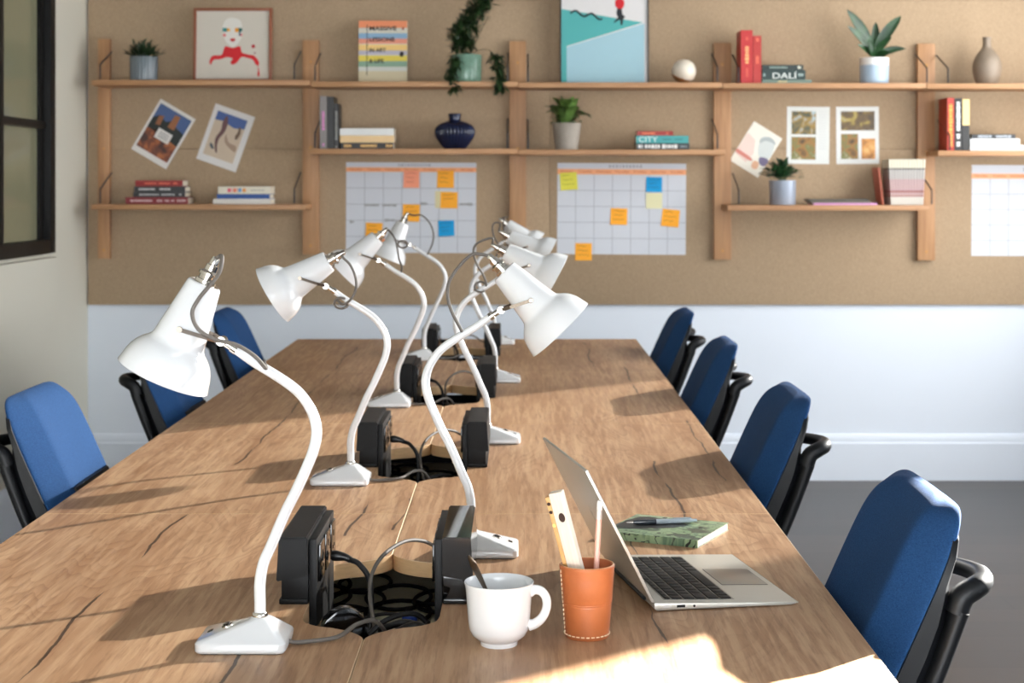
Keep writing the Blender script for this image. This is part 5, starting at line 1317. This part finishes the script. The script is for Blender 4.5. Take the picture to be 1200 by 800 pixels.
# 5 small grey pot
x = X(917, YC); t = thing('potted_plant', 'small dark leafy plant in a grey metal pot on the lower shelf by the watercolour', 'plant', (x, YC, zC4 + .0005))
pot(t, [(.056, 0), (.058, .003), (.0605, .106), (.0615, .109), (.0605, .111)], mat('galvanised_grey', (164, 174, 190), .32, .35, var=.1, scale=20))
bm = NB(); rnd = random.Random(21)
for k in range(170):
    a = rnd.uniform(0, 6.283); el = rnd.uniform(R(5), R(88)); d = Vector((math.cos(a) * math.cos(el), math.sin(a) * math.cos(el) * .8, math.sin(el))); Lq = rnd.uniform(.01, .08)
    P_ = Vector((0, 0, .108)) + Vector((d.x * Lq * 1.05, d.y * Lq, d.z * Lq * .95)) + Vector((-.004, 0, .006))
    leaf(bm, P_, (d + Vector((rnd.uniform(-.6, .6), rnd.uniform(-.6, .6), rnd.uniform(-.3, .5)))), rnd.uniform(.03, .05), rnd.uniform(.016, .026), .3, .3, 4)
part('foliage', bm, leafmat('dark_small_leaf', (20, 44, 28), (44, 84, 46), 40), t, 60)
bm = NB()
for k in range(8):
    a = k * 2.4; tube(bm, [(.01 * math.cos(a), .01 * math.sin(a), .099), (.02 * math.cos(a), .02 * math.sin(a), .13), (.045 * math.cos(a), .04 * math.sin(a), .165)], .0016, 5, 4)
part('stems', bm, mat('green_stem', (78, 98, 48), .6), t, 60)
# navy vase
x = X(533, YC); t = thing('vase', 'dark blue ribbed round vase on the middle shelf', 'vase', (x, YC, zB2 + .0005))
pr_ = [(.045, 0), (.050, .003), (.070, .028), (.086, .052), (.0925, .075), (.090, .092), (.078, .108), (.055, .120), (.034, .127), (.0285, .131), (.0275, .140), (.030, .157), (.031, .160), (.030, .161)]
prs = [(max(1e-3, p[0]), p[1]) for p in catmull([(a, b_, 0) for a, b_ in pr_], 3)]
bm = NB(); inner = [(r - .004, z) for r, z in prs[::-1] if z > .125]
lathe(bm, [(0, 0)] + prs + inner + [(0, inner[-1][1])], 128)
for v in bm.verts:
    r = math.hypot(v.co.x, v.co.y)
    if r > .036 and v.co.z < .126:
        a = math.atan2(v.co.y, v.co.x); k = 1 - .008 / r * (1 - abs(math.cos(a * 16))) * min(1, (r - .036) / .02); v.co.x *= k; v.co.y *= k
part('body', bm, mat('navy_glaze', (26, 34, 62), .25), t, 60)
# taupe bottle vase
x = X(1156.5, YC); t = thing('vase', 'taupe ribbed bottle vase with a narrow neck on the top shelf', 'vase', (x, YC, zA5 + .0005))
pr_ = [(.042, 0), (.046, .003), (.055, .025), (.0625, .055), (.0645, .085), (.058, .115), (.044, .140), (.029, .158), (.0205, .172), (.0185, .19), (.0185, .206), (.0205, .213), (.0205, .2155), (.0195, .2165)]
prs = [(p[0], p[1]) for p in catmull([(a, b_, 0) for a, b_ in pr_], 3)]
bm = NB(); inner = [(r - .0035, z) for r, z in prs[::-1] if z > .17]
lathe(bm, [(0, 0)] + prs + inner + [(0, inner[-1][1])], 144)
for v in bm.verts:
    r = math.hypot(v.co.x, v.co.y)
    if r > .03 and v.co.z > .01:
        a = math.atan2(v.co.y, v.co.x); k = 1 - .0016 / r * (.5 - .5 * math.cos(a * 36)); v.co.x *= k; v.co.y *= k
part('body', bm, mat('taupe_stoneware', (132, 117, 101), .45, var=.12, scale=40), t, 60)
# two-tone ball
x = X(801.5, YC); rb = .0555
t = thing('decorative_ball', 'cream and bronze two-tone ball resting by the fourth upright', 'ornament', (x, YC, zA3 + .0005))
MB = Matrix.Translation((0, 0, rb)) @ Matrix.Rotation(R(20), 4, 'Y') @ Matrix.Rotation(R(14), 4, 'X')
cap = lambda a0, a1, n=14: [(rb * math.sin(a0 + (a1 - a0) * k / n), -rb * math.cos(a0 + (a1 - a0) * k / n)) for k in range(n + 1)]
e_ = R(62)
bm = NB(); lathe(bm, [(0, -rb)] + cap(.02, e_ - .03) + [(0, -rb * math.cos(e_ - .03))], 40); xf(bm, MB); part('bronze_base', bm, mat('bronze_shell', (176, 128, 84), .35, .5), t, 50)
bm = NB(); lathe(bm, [(0, -rb * math.cos(e_))] + cap(e_, math.pi - .02) + [(0, rb)], 40); xf(bm, MB); part('cream_dome', bm, mat('cream_dome', (226, 216, 200), .4), t, 50)

# ------------------------------------------------------------------ light and camera
w = bpy.data.worlds.new('daylight'); SC.world = w; w.use_nodes = True
bg = w.node_tree.nodes['Background']; bg.inputs[0].default_value = (0.75, 0.87, 1.0, 1); bg.inputs[1].default_value = 0.6
AZ, EL = R(SUN_AZ), R(SUN_EL)
sv = Vector((math.cos(EL) * math.cos(AZ), math.cos(EL) * math.sin(AZ), math.sin(EL)))
ld = bpy.data.lights.new('sun', 'SUN'); ld.energy = SUN_E; ld.angle = R(1.0); ld.color = (1.0, 0.965, 0.90)
o = bpy.data.objects.new('sun', ld); C.objects.link(o); o.rotation_euler = sv.to_track_quat('Z', 'Y').to_euler(); o.location = (6, 6, 4)
def area(name, loc, nrm, sx, sy, watts, c):
    l = bpy.data.lights.new(name, 'AREA'); l.shape = 'RECTANGLE'; l.size = sx; l.size_y = sy; l.energy = watts; l.color = c
    q = bpy.data.objects.new(name, l); C.objects.link(q); q.location = loc; q.rotation_euler = Vector(nrm).to_track_quat('Z', 'Y').to_euler(); return q
area('window_daylight', (XR + 0.025, 0.0, 1.8), (1, 0, 0.0), 3.2, 1.9, E_C, (0.93, 0.97, 1.0))
area('window_daylight', (XR + 0.025, 3.93, 1.85), (1, 0, 0.0), 1.15, 1.85, E_A, (0.95, 0.98, 1.0))
area('window_daylight', (XR - 0.06, 5.92, 1.9), (1, 0, 0.0), 2.3, 2.0, E_B, (0.96, 0.98, 1.0))
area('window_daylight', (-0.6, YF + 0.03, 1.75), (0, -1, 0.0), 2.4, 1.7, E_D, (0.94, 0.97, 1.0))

cam = bpy.data.cameras.new('camera'); co = bpy.data.objects.new('camera', cam); C.objects.link(co); SC.camera = co
co.location = (0, 0, HC); co.rotation_euler = (R(90), 0, 0)
cam.sensor_width = 36; cam.sensor_fit = 'HORIZONTAL'; cam.lens = F / 1200 * 36
cam.shift_x = (600 - VX) / 1200; cam.shift_y = -(400 - VY) / 1200
cam.clip_start = 0.05
cam.dof.use_dof = True; cam.dof.focus_distance = 2.6; cam.dof.aperture_fstop = 8.5
SC.view_settings.view_transform = 'Standard'; SC.view_settings.look = 'None'; SC.view_settings.gamma = 1; SC.view_settings.use_curve_mapping = False
SC.view_settings.exposure = EXPO
SC.cycles.max_bounces = 8; SC.cycles.diffuse_bounces = 5; SC.cycles.glossy_bounces = 4; SC.cycles.transparent_max_bounces = 8
SC.cycles.sample_clamp_indirect = 6.0
SC.cycles.caustics_reflective = False; SC.cycles.caustics_refractive = False
